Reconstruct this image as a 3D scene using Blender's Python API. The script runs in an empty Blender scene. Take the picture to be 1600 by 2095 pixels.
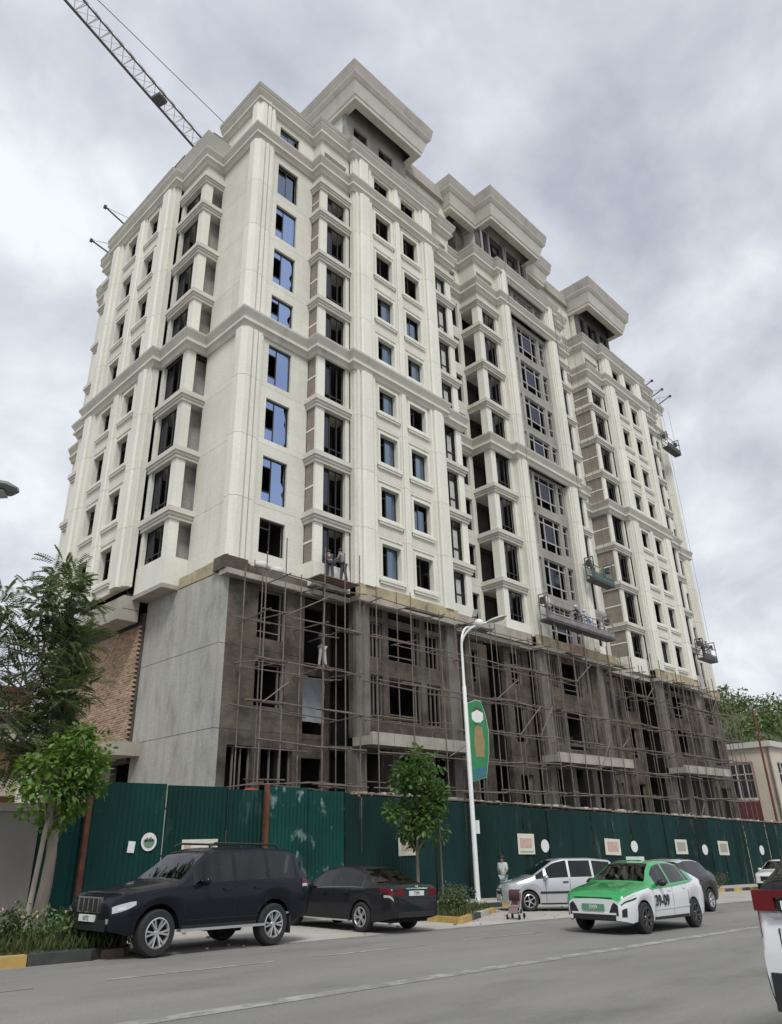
import bpy, bmesh, math, random
from mathutils import Vector, Matrix, Euler
random.seed(7)
R = math.radians
scene = bpy.context.scene
C = scene.collection
# ------------------------------------------------------------------ camera
def setup_camera():
    yaw, pitch, roll = R(46.083), R(24.092), R(-1.542)
    f = Vector((math.sin(yaw)*math.cos(pitch), math.cos(yaw)*math.cos(pitch), math.sin(pitch)))
    r = Vector((math.cos(yaw), -math.sin(yaw), 0)); u = r.cross(f)
    r2 = math.cos(roll)*r + math.sin(roll)*u
    u2 = -math.sin(roll)*r + math.cos(roll)*u
    cam = bpy.data.cameras.new('camera'); o = bpy.data.objects.new('camera', cam); C.objects.link(o)
    o.matrix_world = Matrix(((r2.x, u2.x, -f.x, 0), (r2.y, u2.y, -f.y, 0), (r2.z, u2.z, -f.z, 0), (0, 0, 0, 1)))
    cam.sensor_fit = 'HORIZONTAL'; cam.sensor_width = 36; cam.lens = 36*1488.08/1600
    cam.clip_start = 0.1; cam.clip_end = 3000
    scene.camera = o
setup_camera()
# ------------------------------------------------------------------ world, sun, exposure
SUN_EL, SUN_AZ = 54, 218          # azimuth: degrees clockwise from +Y of where the sun stands
def setup_world():
    w = bpy.data.worlds.new("World"); scene.world = w; w.use_nodes = True
    nt = w.node_tree; N = nt.nodes; Lk = nt.links; N.clear()
    out = N.new('ShaderNodeOutputWorld'); bg = N.new('ShaderNodeBackground')
    sky = N.new('ShaderNodeTexSky'); sky.sky_type = 'NISHITA'; sky.sun_disc = False
    sky.sun_elevation = R(SUN_EL); sky.sun_rotation = R(SUN_AZ); sky.dust_density = 2.0
    tc = N.new('ShaderNodeTexCoord'); sep = N.new('ShaderNodeSeparateXYZ')
    Lk.new(tc.outputs['Generated'], sep.inputs[0])
    add = N.new('ShaderNodeMath'); add.operation = 'ADD'; add.inputs[1].default_value = 0.55
    mx = N.new('ShaderNodeMath'); mx.operation = 'MAXIMUM'; mx.inputs[1].default_value = 0.0
    Lk.new(sep.outputs[2], mx.inputs[0]); Lk.new(mx.outputs[0], add.inputs[0])
    dx = N.new('ShaderNodeMath'); dx.operation = 'DIVIDE'; Lk.new(sep.outputs[0], dx.inputs[0]); Lk.new(add.outputs[0], dx.inputs[1])
    dy = N.new('ShaderNodeMath'); dy.operation = 'DIVIDE'; Lk.new(sep.outputs[1], dy.inputs[0]); Lk.new(add.outputs[0], dy.inputs[1])
    cmb = N.new('ShaderNodeCombineXYZ'); Lk.new(dx.outputs[0], cmb.inputs[0]); Lk.new(dy.outputs[0], cmb.inputs[1])
    n1 = N.new('ShaderNodeTexNoise'); n1.inputs['Scale'].default_value = 3.9; n1.inputs['Detail'].default_value = 7
    n1.inputs['Roughness'].default_value = 0.56; n1.inputs['Distortion'].default_value = 0.25
    mp = N.new('ShaderNodeMapping'); mp.inputs['Location'].default_value = (3.1, 7.4, 0.6)
    Lk.new(cmb.outputs[0], mp.inputs[0]); Lk.new(mp.outputs[0], n1.inputs['Vector'])
    rp = N.new('ShaderNodeValToRGB'); Lk.new(n1.outputs['Fac'], rp.inputs[0])
    e = rp.color_ramp.elements
    e[0].position = 0.31; e[0].color = (0.46, 0.49, 0.575, 1)
    e[1].position = 0.67; e[1].color = (0.91, 0.955, 0.985, 1)
    m = e.new(0.50); m.color = (0.68, 0.715, 0.79, 1)
    # thin blue showing low between clouds
    n2 = N.new('ShaderNodeTexNoise'); n2.inputs['Scale'].default_value = 1.3; n2.inputs['Detail'].default_value = 4
    mp2 = N.new('ShaderNodeMapping'); mp2.inputs['Location'].default_value = (11.3, 2.2, 4.0)
    Lk.new(cmb.outputs[0], mp2.inputs[0]); Lk.new(mp2.outputs[0], n2.inputs['Vector'])
    rp2 = N.new('ShaderNodeValToRGB'); Lk.new(n2.outputs['Fac'], rp2.inputs[0])
    rp2.color_ramp.elements[0].position = 0.50; rp2.color_ramp.elements[0].color = (0, 0, 0, 1)
    rp2.color_ramp.elements[1].position = 0.75; rp2.color_ramp.elements[1].color = (0.30, 0.30, 0.30, 1)
    sk = N.new('ShaderNodeVectorMath'); sk.operation = 'SCALE'; sk.inputs['Scale'].default_value = 0.13
    Lk.new(sky.outputs[0], sk.inputs[0])
    mix = N.new('ShaderNodeMix'); mix.data_type = 'RGBA'
    Lk.new(rp2.outputs[0], mix.inputs['Factor']); Lk.new(rp.outputs[0], mix.inputs['A']); Lk.new(sk.outputs[0], mix.inputs['B'])
    Lk.new(mix.outputs['Result'], bg.inputs[0]); bg.inputs[1].default_value = 0.645
    Lk.new(bg.outputs[0], out.inputs[0])
setup_world()
def setup_sun():
    L = bpy.data.lights.new('sun', 'SUN'); L.energy = 1.5; L.angle = R(16); L.color = (1.0, 0.97, 0.91)
    o = bpy.data.objects.new('sun', L); C.objects.link(o)
    az, el = R(SUN_AZ), R(SUN_EL)
    d = Vector((math.sin(az)*math.cos(el), math.cos(az)*math.cos(el), math.sin(el)))
    o.rotation_euler = d.to_track_quat('Z', 'Y').to_euler(); o.location = (0, -20, 60)
setup_sun()
scene.view_settings.view_transform = 'Standard'; scene.view_settings.look = 'None'
scene.view_settings.exposure = 0.64; scene.view_settings.gamma = 1.0
scene.view_settings.use_curve_mapping = False
scene.cycles.max_bounces = 6; scene.cycles.diffuse_bounces = 3; scene.cycles.glossy_bounces = 3
scene.cycles.transparent_max_bounces = 8

# ------------------------------------------------------------------ materials
MATS = {}
def mat(name, col, rough=0.8, var=0.0, vscale=1.0, bump=0.0, bscale=20.0, metal=0.0, stretch=(1,1,1), spec=0.5,
        coat=0.0, island=0.0, stain=None, emit=None, fine=0.0, objr=0.0):
    if name in MATS: return MATS[name]
    m = bpy.data.materials.new(name); m.use_nodes = True; nt = m.node_tree; N = nt.nodes; Lk = nt.links
    p = N['Principled BSDF']; p.inputs['Base Color'].default_value = (*col, 1); p.inputs['Roughness'].default_value = rough
    p.inputs['Metallic'].default_value = metal; p.inputs['Specular IOR Level'].default_value = spec
    p.inputs['Coat Weight'].default_value = coat; p.inputs['Coat Roughness'].default_value = 0.05
    tc = N.new('ShaderNodeTexCoord'); src = None
    def mulmix(facnode, lo, hi, prev):
        mr = N.new('ShaderNodeMapRange'); mr.inputs['From Min'].default_value = 0.3; mr.inputs['From Max'].default_value = 0.7
        mr.inputs['To Min'].default_value = lo; mr.inputs['To Max'].default_value = hi; Lk.new(facnode, mr.inputs[0])
        vm = N.new('ShaderNodeVectorMath'); vm.operation = 'SCALE'; Lk.new(mr.outputs[0], vm.inputs['Scale'])
        if prev is None: vm.inputs[0].default_value = col
        else: Lk.new(prev, vm.inputs[0])
        return vm.outputs[0]
    if var:
        mp = N.new('ShaderNodeMapping'); mp.inputs['Scale'].default_value = stretch; Lk.new(tc.outputs['Object'], mp.inputs[0])
        n = N.new('ShaderNodeTexNoise'); n.inputs['Scale'].default_value = vscale; n.inputs['Detail'].default_value = 6
        n.inputs['Roughness'].default_value = 0.6; Lk.new(mp.outputs[0], n.inputs['Vector'])
        src = mulmix(n.outputs['Fac'], 1-var, 1+var, src)
    if fine:
        n = N.new('ShaderNodeTexNoise'); n.inputs['Scale'].default_value = bscale; n.inputs['Detail'].default_value = 3
        Lk.new(tc.outputs['Object'], n.inputs['Vector']); src = mulmix(n.outputs['Fac'], 1-fine, 1+fine, src)
    if island:
        g = N.new('ShaderNodeNewGeometry'); mr = N.new('ShaderNodeMapRange'); Lk.new(g.outputs['Random Per Island'], mr.inputs[0])
        mr.inputs['To Min'].default_value = 1-island; mr.inputs['To Max'].default_value = 1+island
        vm = N.new('ShaderNodeVectorMath'); vm.operation = 'SCALE'; Lk.new(mr.outputs[0], vm.inputs['Scale'])
        if src is None: vm.inputs[0].default_value = col
        else: Lk.new(src, vm.inputs[0])
        src = vm.outputs[0]
    if objr:
        oi = N.new('ShaderNodeObjectInfo'); mr = N.new('ShaderNodeMapRange'); Lk.new(oi.outputs['Random'], mr.inputs[0])
        mr.inputs['To Min'].default_value = 1-objr; mr.inputs['To Max'].default_value = 1+objr*.6
        vm = N.new('ShaderNodeVectorMath'); vm.operation = 'SCALE'; Lk.new(mr.outputs[0], vm.inputs['Scale'])
        if src is None: vm.inputs[0].default_value = col
        else: Lk.new(src, vm.inputs[0])
        src = vm.outputs[0]
    if stain:
        scol, ssc, th, sstr, amount = stain
        mp = N.new('ShaderNodeMapping'); mp.inputs['Scale'].default_value = sstr; Lk.new(tc.outputs['Object'], mp.inputs[0])
        n = N.new('ShaderNodeTexNoise'); n.inputs['Scale'].default_value = ssc; n.inputs['Detail'].default_value = 8; n.inputs['Roughness'].default_value = 0.65
        Lk.new(mp.outputs[0], n.inputs['Vector'])
        mr = N.new('ShaderNodeMapRange'); mr.inputs['From Min'].default_value = th; mr.inputs['From Max'].default_value = th+0.12
        mr.inputs['To Max'].default_value = amount; Lk.new(n.outputs['Fac'], mr.inputs[0])
        mx = N.new('ShaderNodeMix'); mx.data_type = 'RGBA'; Lk.new(mr.outputs[0], mx.inputs['Factor'])
        if src is None: mx.inputs['A'].default_value = (*col, 1)
        else: Lk.new(src, mx.inputs['A'])
        mx.inputs['B'].default_value = (*scol, 1); src = mx.outputs['Result']
    if src is not None: Lk.new(src, p.inputs['Base Color'])
    if bump:
        n = N.new('ShaderNodeTexNoise'); n.inputs['Scale'].default_value = bscale; n.inputs['Detail'].default_value = 5
        Lk.new(tc.outputs['Object'], n.inputs['Vector']); b = N.new('ShaderNodeBump'); b.inputs['Strength'].default_value = bump
        b.inputs['Distance'].default_value = 0.02; Lk.new(n.outputs['Fac'], b.inputs['Height']); Lk.new(b.outputs[0], p.inputs['Normal'])
    if emit: p.inputs['Emission Color'].default_value = (*emit[0], 1); p.inputs['Emission Strength'].default_value = emit[1]
    MATS[name] = m; return m
def glass_mat(name, tint, through=0.35, rough=0.03):
    m = bpy.data.materials.new(name); m.use_nodes = True; nt = m.node_tree; N = nt.nodes; Lk = nt.links; N.clear()
    out = N.new('ShaderNodeOutputMaterial'); tr = N.new('ShaderNodeBsdfTransparent'); tr.inputs[0].default_value = (through*tint[0], through*tint[1], through*tint[2], 1)
    gl = N.new('ShaderNodeBsdfGlossy'); gl.inputs['Roughness'].default_value = rough; gl.inputs[0].default_value = (1, 1, 1, 1)
    fr = N.new('ShaderNodeFresnel'); fr.inputs[0].default_value = 1.55; mx = N.new('ShaderNodeMixShader')
    Lk.new(fr.outputs[0], mx.inputs[0]); Lk.new(tr.outputs[0], mx.inputs[1]); Lk.new(gl.outputs[0], mx.inputs[2]); Lk.new(mx.outputs[0], out.inputs[0])
    MATS[name] = m; return m
def film_mat(name, tint, rough=0.08, mixv=0.75, base=(0.02, 0.03, 0.06)):
    m = bpy.data.materials.new(name); m.use_nodes = True; nt = m.node_tree; N = nt.nodes; Lk = nt.links; N.clear()
    out = N.new('ShaderNodeOutputMaterial'); gl = N.new('ShaderNodeBsdfGlossy'); gl.inputs[0].default_value = (*tint, 1); gl.inputs['Roughness'].default_value = rough
    df = N.new('ShaderNodeBsdfDiffuse'); df.inputs[0].default_value = (*base, 1); mx = N.new('ShaderNodeMixShader'); mx.inputs[0].default_value = mixv
    tc = N.new('ShaderNodeTexCoord'); n = N.new('ShaderNodeTexNoise'); n.inputs['Scale'].default_value = 0.8
    b = N.new('ShaderNodeBump'); b.inputs['Strength'].default_value = 0.22; Lk.new(tc.outputs['Object'], n.inputs['Vector']); Lk.new(n.outputs['Fac'], b.inputs['Height']); Lk.new(b.outputs[0], gl.inputs['Normal'])
    Lk.new(df.outputs[0], mx.inputs[1]); Lk.new(gl.outputs[0], mx.inputs[2]); Lk.new(mx.outputs[0], out.inputs[0])
    MATS[name] = m; return m
STONE = mat('travertine', (0.70, 0.69, 0.615), 0.82, 0.09, 0.55, 0.12, 9, stretch=(1, 1, .35), stain=((0.42, 0.40, 0.34), 0.5, 0.60, (1.6, 1.6, .12), 0.5), fine=.05, objr=.07)
TRIM = mat('pale_stone_trim', (0.75, 0.745, 0.67), 0.8, 0.07, 0.8, 0.08, 12, stretch=(1, 1, .3), stain=((0.46, 0.44, 0.38), 0.7, 0.62, (2, 2, .15), 0.45), fine=.05, objr=.06)
CORN = mat('cornice_stone', (0.60, 0.585, 0.525), 0.85, 0.10, 0.9, 0.1, 10, stain=((0.30, 0.28, 0.24), 0.8, 0.60, (1, 1, .3), 0.5))
CAPM = mat('weathered_roof_fascia', (0.40, 0.385, 0.34), 0.85, 0.12, 0.8, 0.1, 10, stain=((0.22, 0.21, 0.19), 0.6, 0.58, (1, 1, .3), 0.6))
def joints(m, w, h, dark):
    nt = m.node_tree; N = nt.nodes; Lk = nt.links; p = N['Principled BSDF']; src = p.inputs['Base Color'].links[0].from_socket
    tc = N.new('ShaderNodeTexCoord'); s = N.new('ShaderNodeSeparateXYZ'); a = N.new('ShaderNodeMath'); cb = N.new('ShaderNodeCombineXYZ'); b = N.new('ShaderNodeTexBrick')
    Lk.new(tc.outputs['Object'], s.inputs[0]); Lk.new(s.outputs[0], a.inputs[0]); Lk.new(s.outputs[1], a.inputs[1]); Lk.new(a.outputs[0], cb.inputs[0]); Lk.new(s.outputs[2], cb.inputs[1]); Lk.new(cb.outputs[0], b.inputs['Vector'])
    b.inputs['Scale'].default_value = 1; b.inputs['Brick Width'].default_value = w; b.inputs['Row Height'].default_value = h; b.inputs['Mortar Size'].default_value = .012; b.inputs['Mortar Smooth'].default_value = .3
    b.inputs['Color1'].default_value = (1, 1, 1, 1); b.inputs['Color2'].default_value = (.95, .95, .94, 1); b.inputs['Mortar'].default_value = (dark, dark, dark, 1)
    mx = N.new('ShaderNodeMix'); mx.data_type = 'RGBA'; mx.blend_type = 'MULTIPLY'; mx.inputs['Factor'].default_value = 1; Lk.new(src, mx.inputs['A']); Lk.new(b.outputs['Color'], mx.inputs['B']); Lk.new(mx.outputs['Result'], p.inputs['Base Color'])
joints(STONE, 1.2, .79, .84)
GREYW = mat('bare_grey_render', (0.32, 0.315, 0.285), 0.9, 0.18, 0.8, 0.2, 14, stain=((0.2, 0.19, 0.17), 0.9, 0.55, (1, 1, .4), 0.5))
CONC = mat('board_marked_concrete', (0.385, 0.38, 0.345), 0.9, 0.15, 1.3, 0.25, 14, stretch=(1.8, 1.8, .3), stain=((0.215, 0.21, 0.19), 0.8, 0.51, (1.2, 1.2, .6), 0.5), fine=.12)
PODM = mat('dark_podium_render', (0.105, 0.085, 0.068), 0.92, 0.38, 1.4, 0.6, 9, stain=((0.20, 0.175, 0.15), 1.1, 0.57, (1, 1, .5), 0.6), fine=.12)
def brick_mat(name, c1, c2, mort):
    m = bpy.data.materials.new(name); m.use_nodes = True; nt = m.node_tree; N = nt.nodes; Lk = nt.links; p = N['Principled BSDF']; p.inputs['Roughness'].default_value = .92
    tc = N.new('ShaderNodeTexCoord'); s = N.new('ShaderNodeSeparateXYZ'); a = N.new('ShaderNodeMath'); cb = N.new('ShaderNodeCombineXYZ'); b = N.new('ShaderNodeTexBrick')
    Lk.new(tc.outputs['Object'], s.inputs[0]); Lk.new(s.outputs[0], a.inputs[0]); Lk.new(s.outputs[1], a.inputs[1]); Lk.new(a.outputs[0], cb.inputs[0]); Lk.new(s.outputs[2], cb.inputs[1]); Lk.new(cb.outputs[0], b.inputs['Vector'])
    b.inputs['Scale'].default_value = 1.0; b.inputs['Brick Width'].default_value = .27; b.inputs['Row Height'].default_value = .09; b.inputs['Mortar Size'].default_value = .012; b.inputs['Bias'].default_value = -.1
    b.inputs['Color1'].default_value = (*c1, 1); b.inputs['Color2'].default_value = (*c2, 1); b.inputs['Mortar'].default_value = (*mort, 1)
    n = N.new('ShaderNodeTexNoise'); n.inputs['Scale'].default_value = .9; n.inputs['Detail'].default_value = 9; n.inputs['Roughness'].default_value = .68; Lk.new(tc.outputs['Object'], n.inputs['Vector'])
    mr = N.new('ShaderNodeMapRange'); mr.inputs['From Min'].default_value = .32; mr.inputs['From Max'].default_value = .68; mr.inputs['To Min'].default_value = .35; mr.inputs['To Max'].default_value = 1.6; Lk.new(n.outputs['Fac'], mr.inputs[0])
    v = N.new('ShaderNodeVectorMath'); v.operation = 'SCALE'; Lk.new(b.outputs['Color'], v.inputs[0]); Lk.new(mr.outputs[0], v.inputs['Scale']); 
    n2 = N.new('ShaderNodeTexNoise'); n2.inputs['Scale'].default_value = .55; n2.inputs['Detail'].default_value = 7; mp = N.new('ShaderNodeMapping'); mp.inputs['Location'].default_value = (5, 3, 9); Lk.new(tc.outputs['Object'], mp.inputs[0]); Lk.new(mp.outputs[0], n2.inputs['Vector'])
    m2 = N.new('ShaderNodeMapRange'); m2.inputs['From Min'].default_value = .54; m2.inputs['From Max'].default_value = .62; m2.inputs['To Max'].default_value = .75; Lk.new(n2.outputs['Fac'], m2.inputs[0])
    mx = N.new('ShaderNodeMix'); mx.data_type = 'RGBA'; Lk.new(m2.outputs[0], mx.inputs['Factor']); Lk.new(v.outputs[0], mx.inputs['A']); mx.inputs['B'].default_value = (.135, .125, .108, 1); Lk.new(mx.outputs['Result'], p.inputs['Base Color'])
    bp = N.new('ShaderNodeBump'); bp.inputs['Strength'].default_value = .5; bp.inputs['Distance'].default_value = .02; Lk.new(n.outputs['Fac'], bp.inputs['Height']); Lk.new(bp.outputs[0], p.inputs['Normal'])
    MATS[name] = m; return m
PODM = brick_mat('rough_podium_masonry', (.085, .069, .052), (.112, .09, .068), (.10, .092, .078))
PENTB = brick_mat('rough_grey_block', (.21, .19, .155), (.28, .25, .20), (.20, .19, .17))
PIERM = mat('podium_pier_concrete', (0.18, 0.165, 0.148), 0.9, 0.22, 1.1, 0.25, 12, stain=((0.12, 0.11, 0.1), 0.9, 0.56, (1, 1, .4), 0.6))
BEIGE = mat('beige_insulation', (0.40, 0.345, 0.225), 0.9, 0.25, 1.2, 0.15, 15, stain=((0.22, 0.19, 0.12), 1.4, 0.55, (1, 1, .5), 0.6), island=.12)
PINKB = mat('reddish_block', (0.34, 0.24, 0.19), 0.9, 0.2, 1.2, 0.15, 15)
BRICK = mat('brick', (0.37, 0.265, 0.185), 0.92, 0.2, 1.5, 0.2, 30, island=.3)
BROWNP = mat('brown_brick_infill', (0.25, 0.222, 0.19), 0.92, 0.18, 2.0, 0.2, 25, fine=.1)
LEDGE = mat('raw_slab_edge', (0.36, 0.34, 0.295), 0.9, 0.2, 1.2, 0.2, 14, stain=((0.24, 0.22, 0.19), 0.9, 0.56, (1, 1, .6), 0.6))
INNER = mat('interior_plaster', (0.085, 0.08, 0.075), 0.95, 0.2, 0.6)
DARKF = mat('dark_window_frame', (0.03, 0.031, 0.035), 0.5)
PALEF = mat('pale_window_frame', (0.42, 0.42, 0.43), 0.5)
FILM = film_mat('blue_film_glass', (0.45, 0.58, 0.88))
CGLASS = film_mat('blue_grey_glass', (0.34, 0.42, 0.52), mixv=0.62)
DGLASS = film_mat('dark_glass', (0.16, 0.17, 0.20), mixv=0.5, base=(.012, .012, .015))
PALEP = mat('white_protective_film', (0.46, 0.47, 0.45), 0.7, 0.15, 3)
STEEL = mat('scaffold_steel', (0.165, 0.138, 0.118), 0.7, 0.3, 3, metal=0.1, island=.2)
WOOD = mat('weathered_board', (0.18, 0.15, 0.115), 0.9, 0.3, 2, island=.3)
RUST = mat('rusty_steel', (0.13, 0.045, 0.025), 0.8, 0.4, 3)
# ------------------------------------------------------------------ mesh helpers
class MB:
    def __init__(s, tf=None): s.v = []; s.f = []; s.tf = tf; s.mi = []
    def P(s, p):
        s.v.append(tuple(s.tf(*p)) if s.tf else tuple(p)); return len(s.v)-1
    def face(s, idx, m=0): s.f.append(tuple(idx)); s.mi.append(m)
    def box(s, x0, x1, y0, y1, z0, z1):
        i = [s.P(p) for p in ((x0,y0,z0),(x1,y0,z0),(x1,y1,z0),(x0,y1,z0),(x0,y0,z1),(x1,y0,z1),(x1,y1,z1),(x0,y1,z1))]
        for q in ((3,2,1,0),(4,5,6,7),(0,1,5,4),(1,2,6,5),(2,3,7,6),(3,0,4,7)): s.face([i[k] for k in q])
        return s
    def prism(s, poly, z0, z1):
        a = [s.P((x, y, z0)) for x, y in poly]; b = [s.P((x, y, z1)) for x, y in poly]; n = len(poly)
        s.face(a[::-1]); s.face(b)
        for k in range(n): s.face((a[k], a[(k+1) % n], b[(k+1) % n], b[k]))
        return s
    def tube(s, pts, radii, n=6, cap=True):
        pts = [Vector(p) for p in pts]
        if not hasattr(radii, '__len__'): radii = [radii]*len(pts)
        rings = []
        for k, p in enumerate(pts):
            d = (pts[min(k+1, len(pts)-1)]-pts[max(k-1, 0)]).normalized()
            a = d.orthogonal().normalized() if k == 0 else (rings_a - d*rings_a.dot(d)).normalized()
            rings_a = a; b = d.cross(a)
            rings.append([s.P(p + radii[k]*(math.cos(t)*a+math.sin(t)*b)) for t in [2*math.pi*j/n for j in range(n)]])
        for k in range(len(rings)-1):
            for j in range(n): s.face((rings[k][j], rings[k][(j+1) % n], rings[k+1][(j+1) % n], rings[k+1][j]))
        if cap: s.face(rings[0][::-1]); s.face(rings[-1])
        return s
    def obox(s, c, ax, ay, az):                     # oriented box: centre and three half vectors
        c, ax, ay, az = map(Vector, (c, ax, ay, az))
        i = [s.P(c+sx*ax+sy*ay+sz*az) for sz in (-1, 1) for sx, sy in ((-1,-1),(1,-1),(1,1),(-1,1))]
        for q in ((3,2,1,0),(4,5,6,7),(0,1,5,4),(1,2,6,5),(2,3,7,6),(3,0,4,7)): s.face([i[k] for k in q])
        return s
    def bar(s, p, q, w, h=None):
        p, q = Vector(p), Vector(q); d = q-p; L = d.length; d.normalize(); h = h or w
        up = Vector((0, 0, 1)) if abs(d.z) < .9 else Vector((1, 0, 0)); a = d.cross(up).normalized(); b = a.cross(d)
        return s.obox((p+q)/2, d*L/2, a*w/2, b*h/2)
    def lathe(s, prof, n=24, axis='y'):             # prof: (radius, along)
        rings = []
        for r, a in prof:
            ring = []
            for j in range(n):
                t = 2*math.pi*j/n; c_, s_ = r*math.cos(t), r*math.sin(t)
                ring.append(s.P((c_, a, s_) if axis == 'y' else (c_, s_, a)))
            rings.append(ring)
        for k in range(len(rings)-1):
            for j in range(n): s.face((rings[k][j], rings[k][(j+1) % n], rings[k+1][(j+1) % n], rings[k+1][j]))
        return s
    def ball(s, c, rx, ry, rz, n=10, m=7):
        rings = []
        for i in range(1, m):
            t = math.pi*i/m; rings.append([s.P((c[0]+rx*math.sin(t)*math.cos(2*math.pi*j/n), c[1]+ry*math.sin(t)*math.sin(2*math.pi*j/n), c[2]+rz*math.cos(t))) for j in range(n)])
        a = s.P((c[0], c[1], c[2]+rz)); b = s.P((c[0], c[1], c[2]-rz))
        for j in range(n):
            s.face((a, rings[0][j], rings[0][(j+1) % n])); s.face((b, rings[-1][(j+1) % n], rings[-1][j]))
            for k in range(len(rings)-1): s.face((rings[k][j], rings[k+1][j], rings[k+1][(j+1) % n], rings[k][(j+1) % n]))
        return s
    def mesh(s, name, m, smooth=None):
        me = bpy.data.meshes.new(name); me.from_pydata(s.v, [], s.f)
        for mm in (m if isinstance(m, (list, tuple)) else [m]): me.materials.append(mm)
        if any(s.mi): me.polygons.foreach_set('material_index', s.mi)
        if smooth:
            me.polygons.foreach_set('use_smooth', [True]*len(me.polygons))
            bm = bmesh.new(); bm.from_mesh(me); bmesh.ops.recalc_face_normals(bm, faces=bm.faces); bm.to_mesh(me); bm.free()
            if smooth < 180: me.set_sharp_from_angle(angle=R(smooth))
        me.update(); return me
    def build(s, name, m, parent=None, smooth=None, loc=(0, 0, 0), rz=0):
        return place(s.mesh(name, m, smooth), name, parent, loc, rz)
ROOTLOC = {}
def place(me, name, parent=None, loc=(0, 0, 0), rz=0):
    """link one mesh object; loc is in world axes of the untilted parent when the parent is a static root (its base offset is removed)"""
    o = bpy.data.objects.new(name, me); C.objects.link(o)
    o.location = loc; o.rotation_euler = (0, 0, rz)
    if parent is not None:
        o.parent = parent
        if parent.name in ROOTLOC: o.matrix_parent_inverse = Matrix.Translation(-Vector(ROOTLOC[parent.name]))
    return o
def tag(o, label=None, cat=None, group=None, kind=None):
    if label: o['label'] = label
    if cat: o['category'] = cat
    if group: o['group'] = group
    if kind: o['kind'] = kind
    return o
def root(name, loc, label, cat, group=None, world_parts=True, rot=(0, 0, 0)):
    o = bpy.data.objects.new(name, None); C.objects.link(o); o.location = loc; o.rotation_euler = rot; o.empty_display_size = .3
    if world_parts: ROOTLOC[o.name] = loc
    return tag(o, label, cat, group)
def sroot(name, loc=(0, 0, 0)):
    o = bpy.data.objects.new(name, None); C.objects.link(o); o.location = loc; ROOTLOC[o.name] = loc; o['kind'] = 'structure'; return o
def G(x): return -1.6 - 0.036*max(-60, min(110, x))          # street level along the sloping road
SLOPE = math.atan(0.036)
# ================================================================== GROUND, ROAD, KERBS
ASPH = mat('dusty_asphalt', (0.205, 0.20, 0.186), 0.9, 0.16, 0.5, 0.5, 70, stretch=(.25, 1.3, 1), stain=((0.105, 0.103, 0.10), 0.35, 0.55, (.5, 1.4, 1), 0.5), fine=.22)
PAVE = mat('pale_concrete_paving', (0.40, 0.38, 0.35), 0.9, 0.16, 0.6, 0.25, 30, stain=((0.24, 0.23, 0.21), 0.7, 0.57, (1, 1, 1), 0.5), fine=.12)
SOIL = mat('dry_soil', (0.155, 0.13, 0.095), 0.97, 0.3, 1.2, 0.6, 18)
LAND = mat('dusty_ground', (0.25, 0.225, 0.19), 0.97, 0.25, 0.15, 0.3, 6)
PAINT = mat('worn_road_paint', (0.31, 0.31, 0.295), 0.85, 0.2, 2.5, stain=((0.20, 0.198, 0.19), 3.0, 0.44, (1, 1, 1), 0.95))
def sheet(name, pts, dz, m, parent=None, kind=None, step=4.0):
    """a flat strip following the street: pts = outline polygon in plan; long strips share one plane so one ngon per strip is enough"""
    mb = MB(); mb.face([mb.P((x, y, G(x)+dz)) for x, y in pts]); o = mb.build(name, m, parent)
    if kind: o['kind'] = kind
    return o
def land():
    mb = MB(); xs = [-900, -60, 110, 900]; ys = [-900, 900]
    g = [[mb.P((x, y, G(x)-.012)) for x in xs] for y in ys]
    for k in range(3): mb.face((g[0][k], g[0][k+1], g[1][k+1], g[1][k]))
    mb.build('ground', LAND)['kind'] = 'structure'
land()
road = sheet('road', [(-58, -4), (108, -4), (108, 14.1), (-58, 14.1)], 0, ASPH, kind='structure')
def road_line(name, x0, x1, y, w):
    sheet(name, [(x0, y-w/2), (x1, y-w/2), (x1, y+w/2), (x0, y+w/2)], .005, PAINT, road)
road_line('centre_line', -40, 105, 8.62, .27)
for x0, x1 in ((-8, -5), (-2.6, .4), (1.9, 4.93), (6.0, 9.05), (10.1, 13.0), (14.2, 17.2), (18.4, 21.4), (22.6, 25.6), (26.8, 29.8), (31, 34), (35.2, 38.2), (39.4, 42.4)):
    road_line('lane_line', x0, x1, 11.85, .12)
road_line('edge_line', 12.8, 60, 14.0, .10)
road_line('edge_line', -20, 5.0, 13.55, .10)
BAYP = [(8.4, 14.1), (17.6, 14.1), (23.2, 17.4), (30, 17.4), (62, 17.4), (66, 14.1), (108, 14.1), (108, 17.9), (8.4, 17.9)]
sheet('parking_bay', [(8.0, 14.1), (108, 14.1), (108, 19.1), (8.0, 19.1)], .004, PAVE, kind='structure')
# sidewalk slab as a raised solid along the fence, planting beds either side of the bay
def raised(name, poly, h, m, kind='structure'):
    mb = MB(); a = [mb.P((x, y, G(x)-.3)) for x, y in poly]; b = [mb.P((x, y, G(x)+h)) for x, y in poly]; n = len(poly)
    mb.face(b)
    for k in range(n): mb.face((a[k], a[(k+1) % n], b[(k+1) % n], b[k]))
    o = mb.build(name, m); o['kind'] = kind; return o
raised('sidewalk', [(-58, 17.0), (8.2, 17.0), (8.2, 19.0), (108, 19.0), (108, 21.6), (-58, 21.6)], .15, PAVE)
raised('planting_bed', [(-58, 14.45), (7.6, 14.45), (8.0, 15.0), (8.0, 16.98), (-58, 16.98)], .13, SOIL)
raised('planting_bed', [(17.9, 15.0), (22.2, 17.2), (22.2, 18.98), (17.9, 18.98)], .13, SOIL)
kerb = sroot('kerb', (-10, 14.3, G(-10)))
KY = mat('yellow_kerb_paint', (0.46, 0.31, 0.09), 0.8, 0.2, 3, 0.1, 20, stain=((0.30, 0.27, 0.22), 1.5, 0.55, (1, 1, 1), 0.7))
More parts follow.
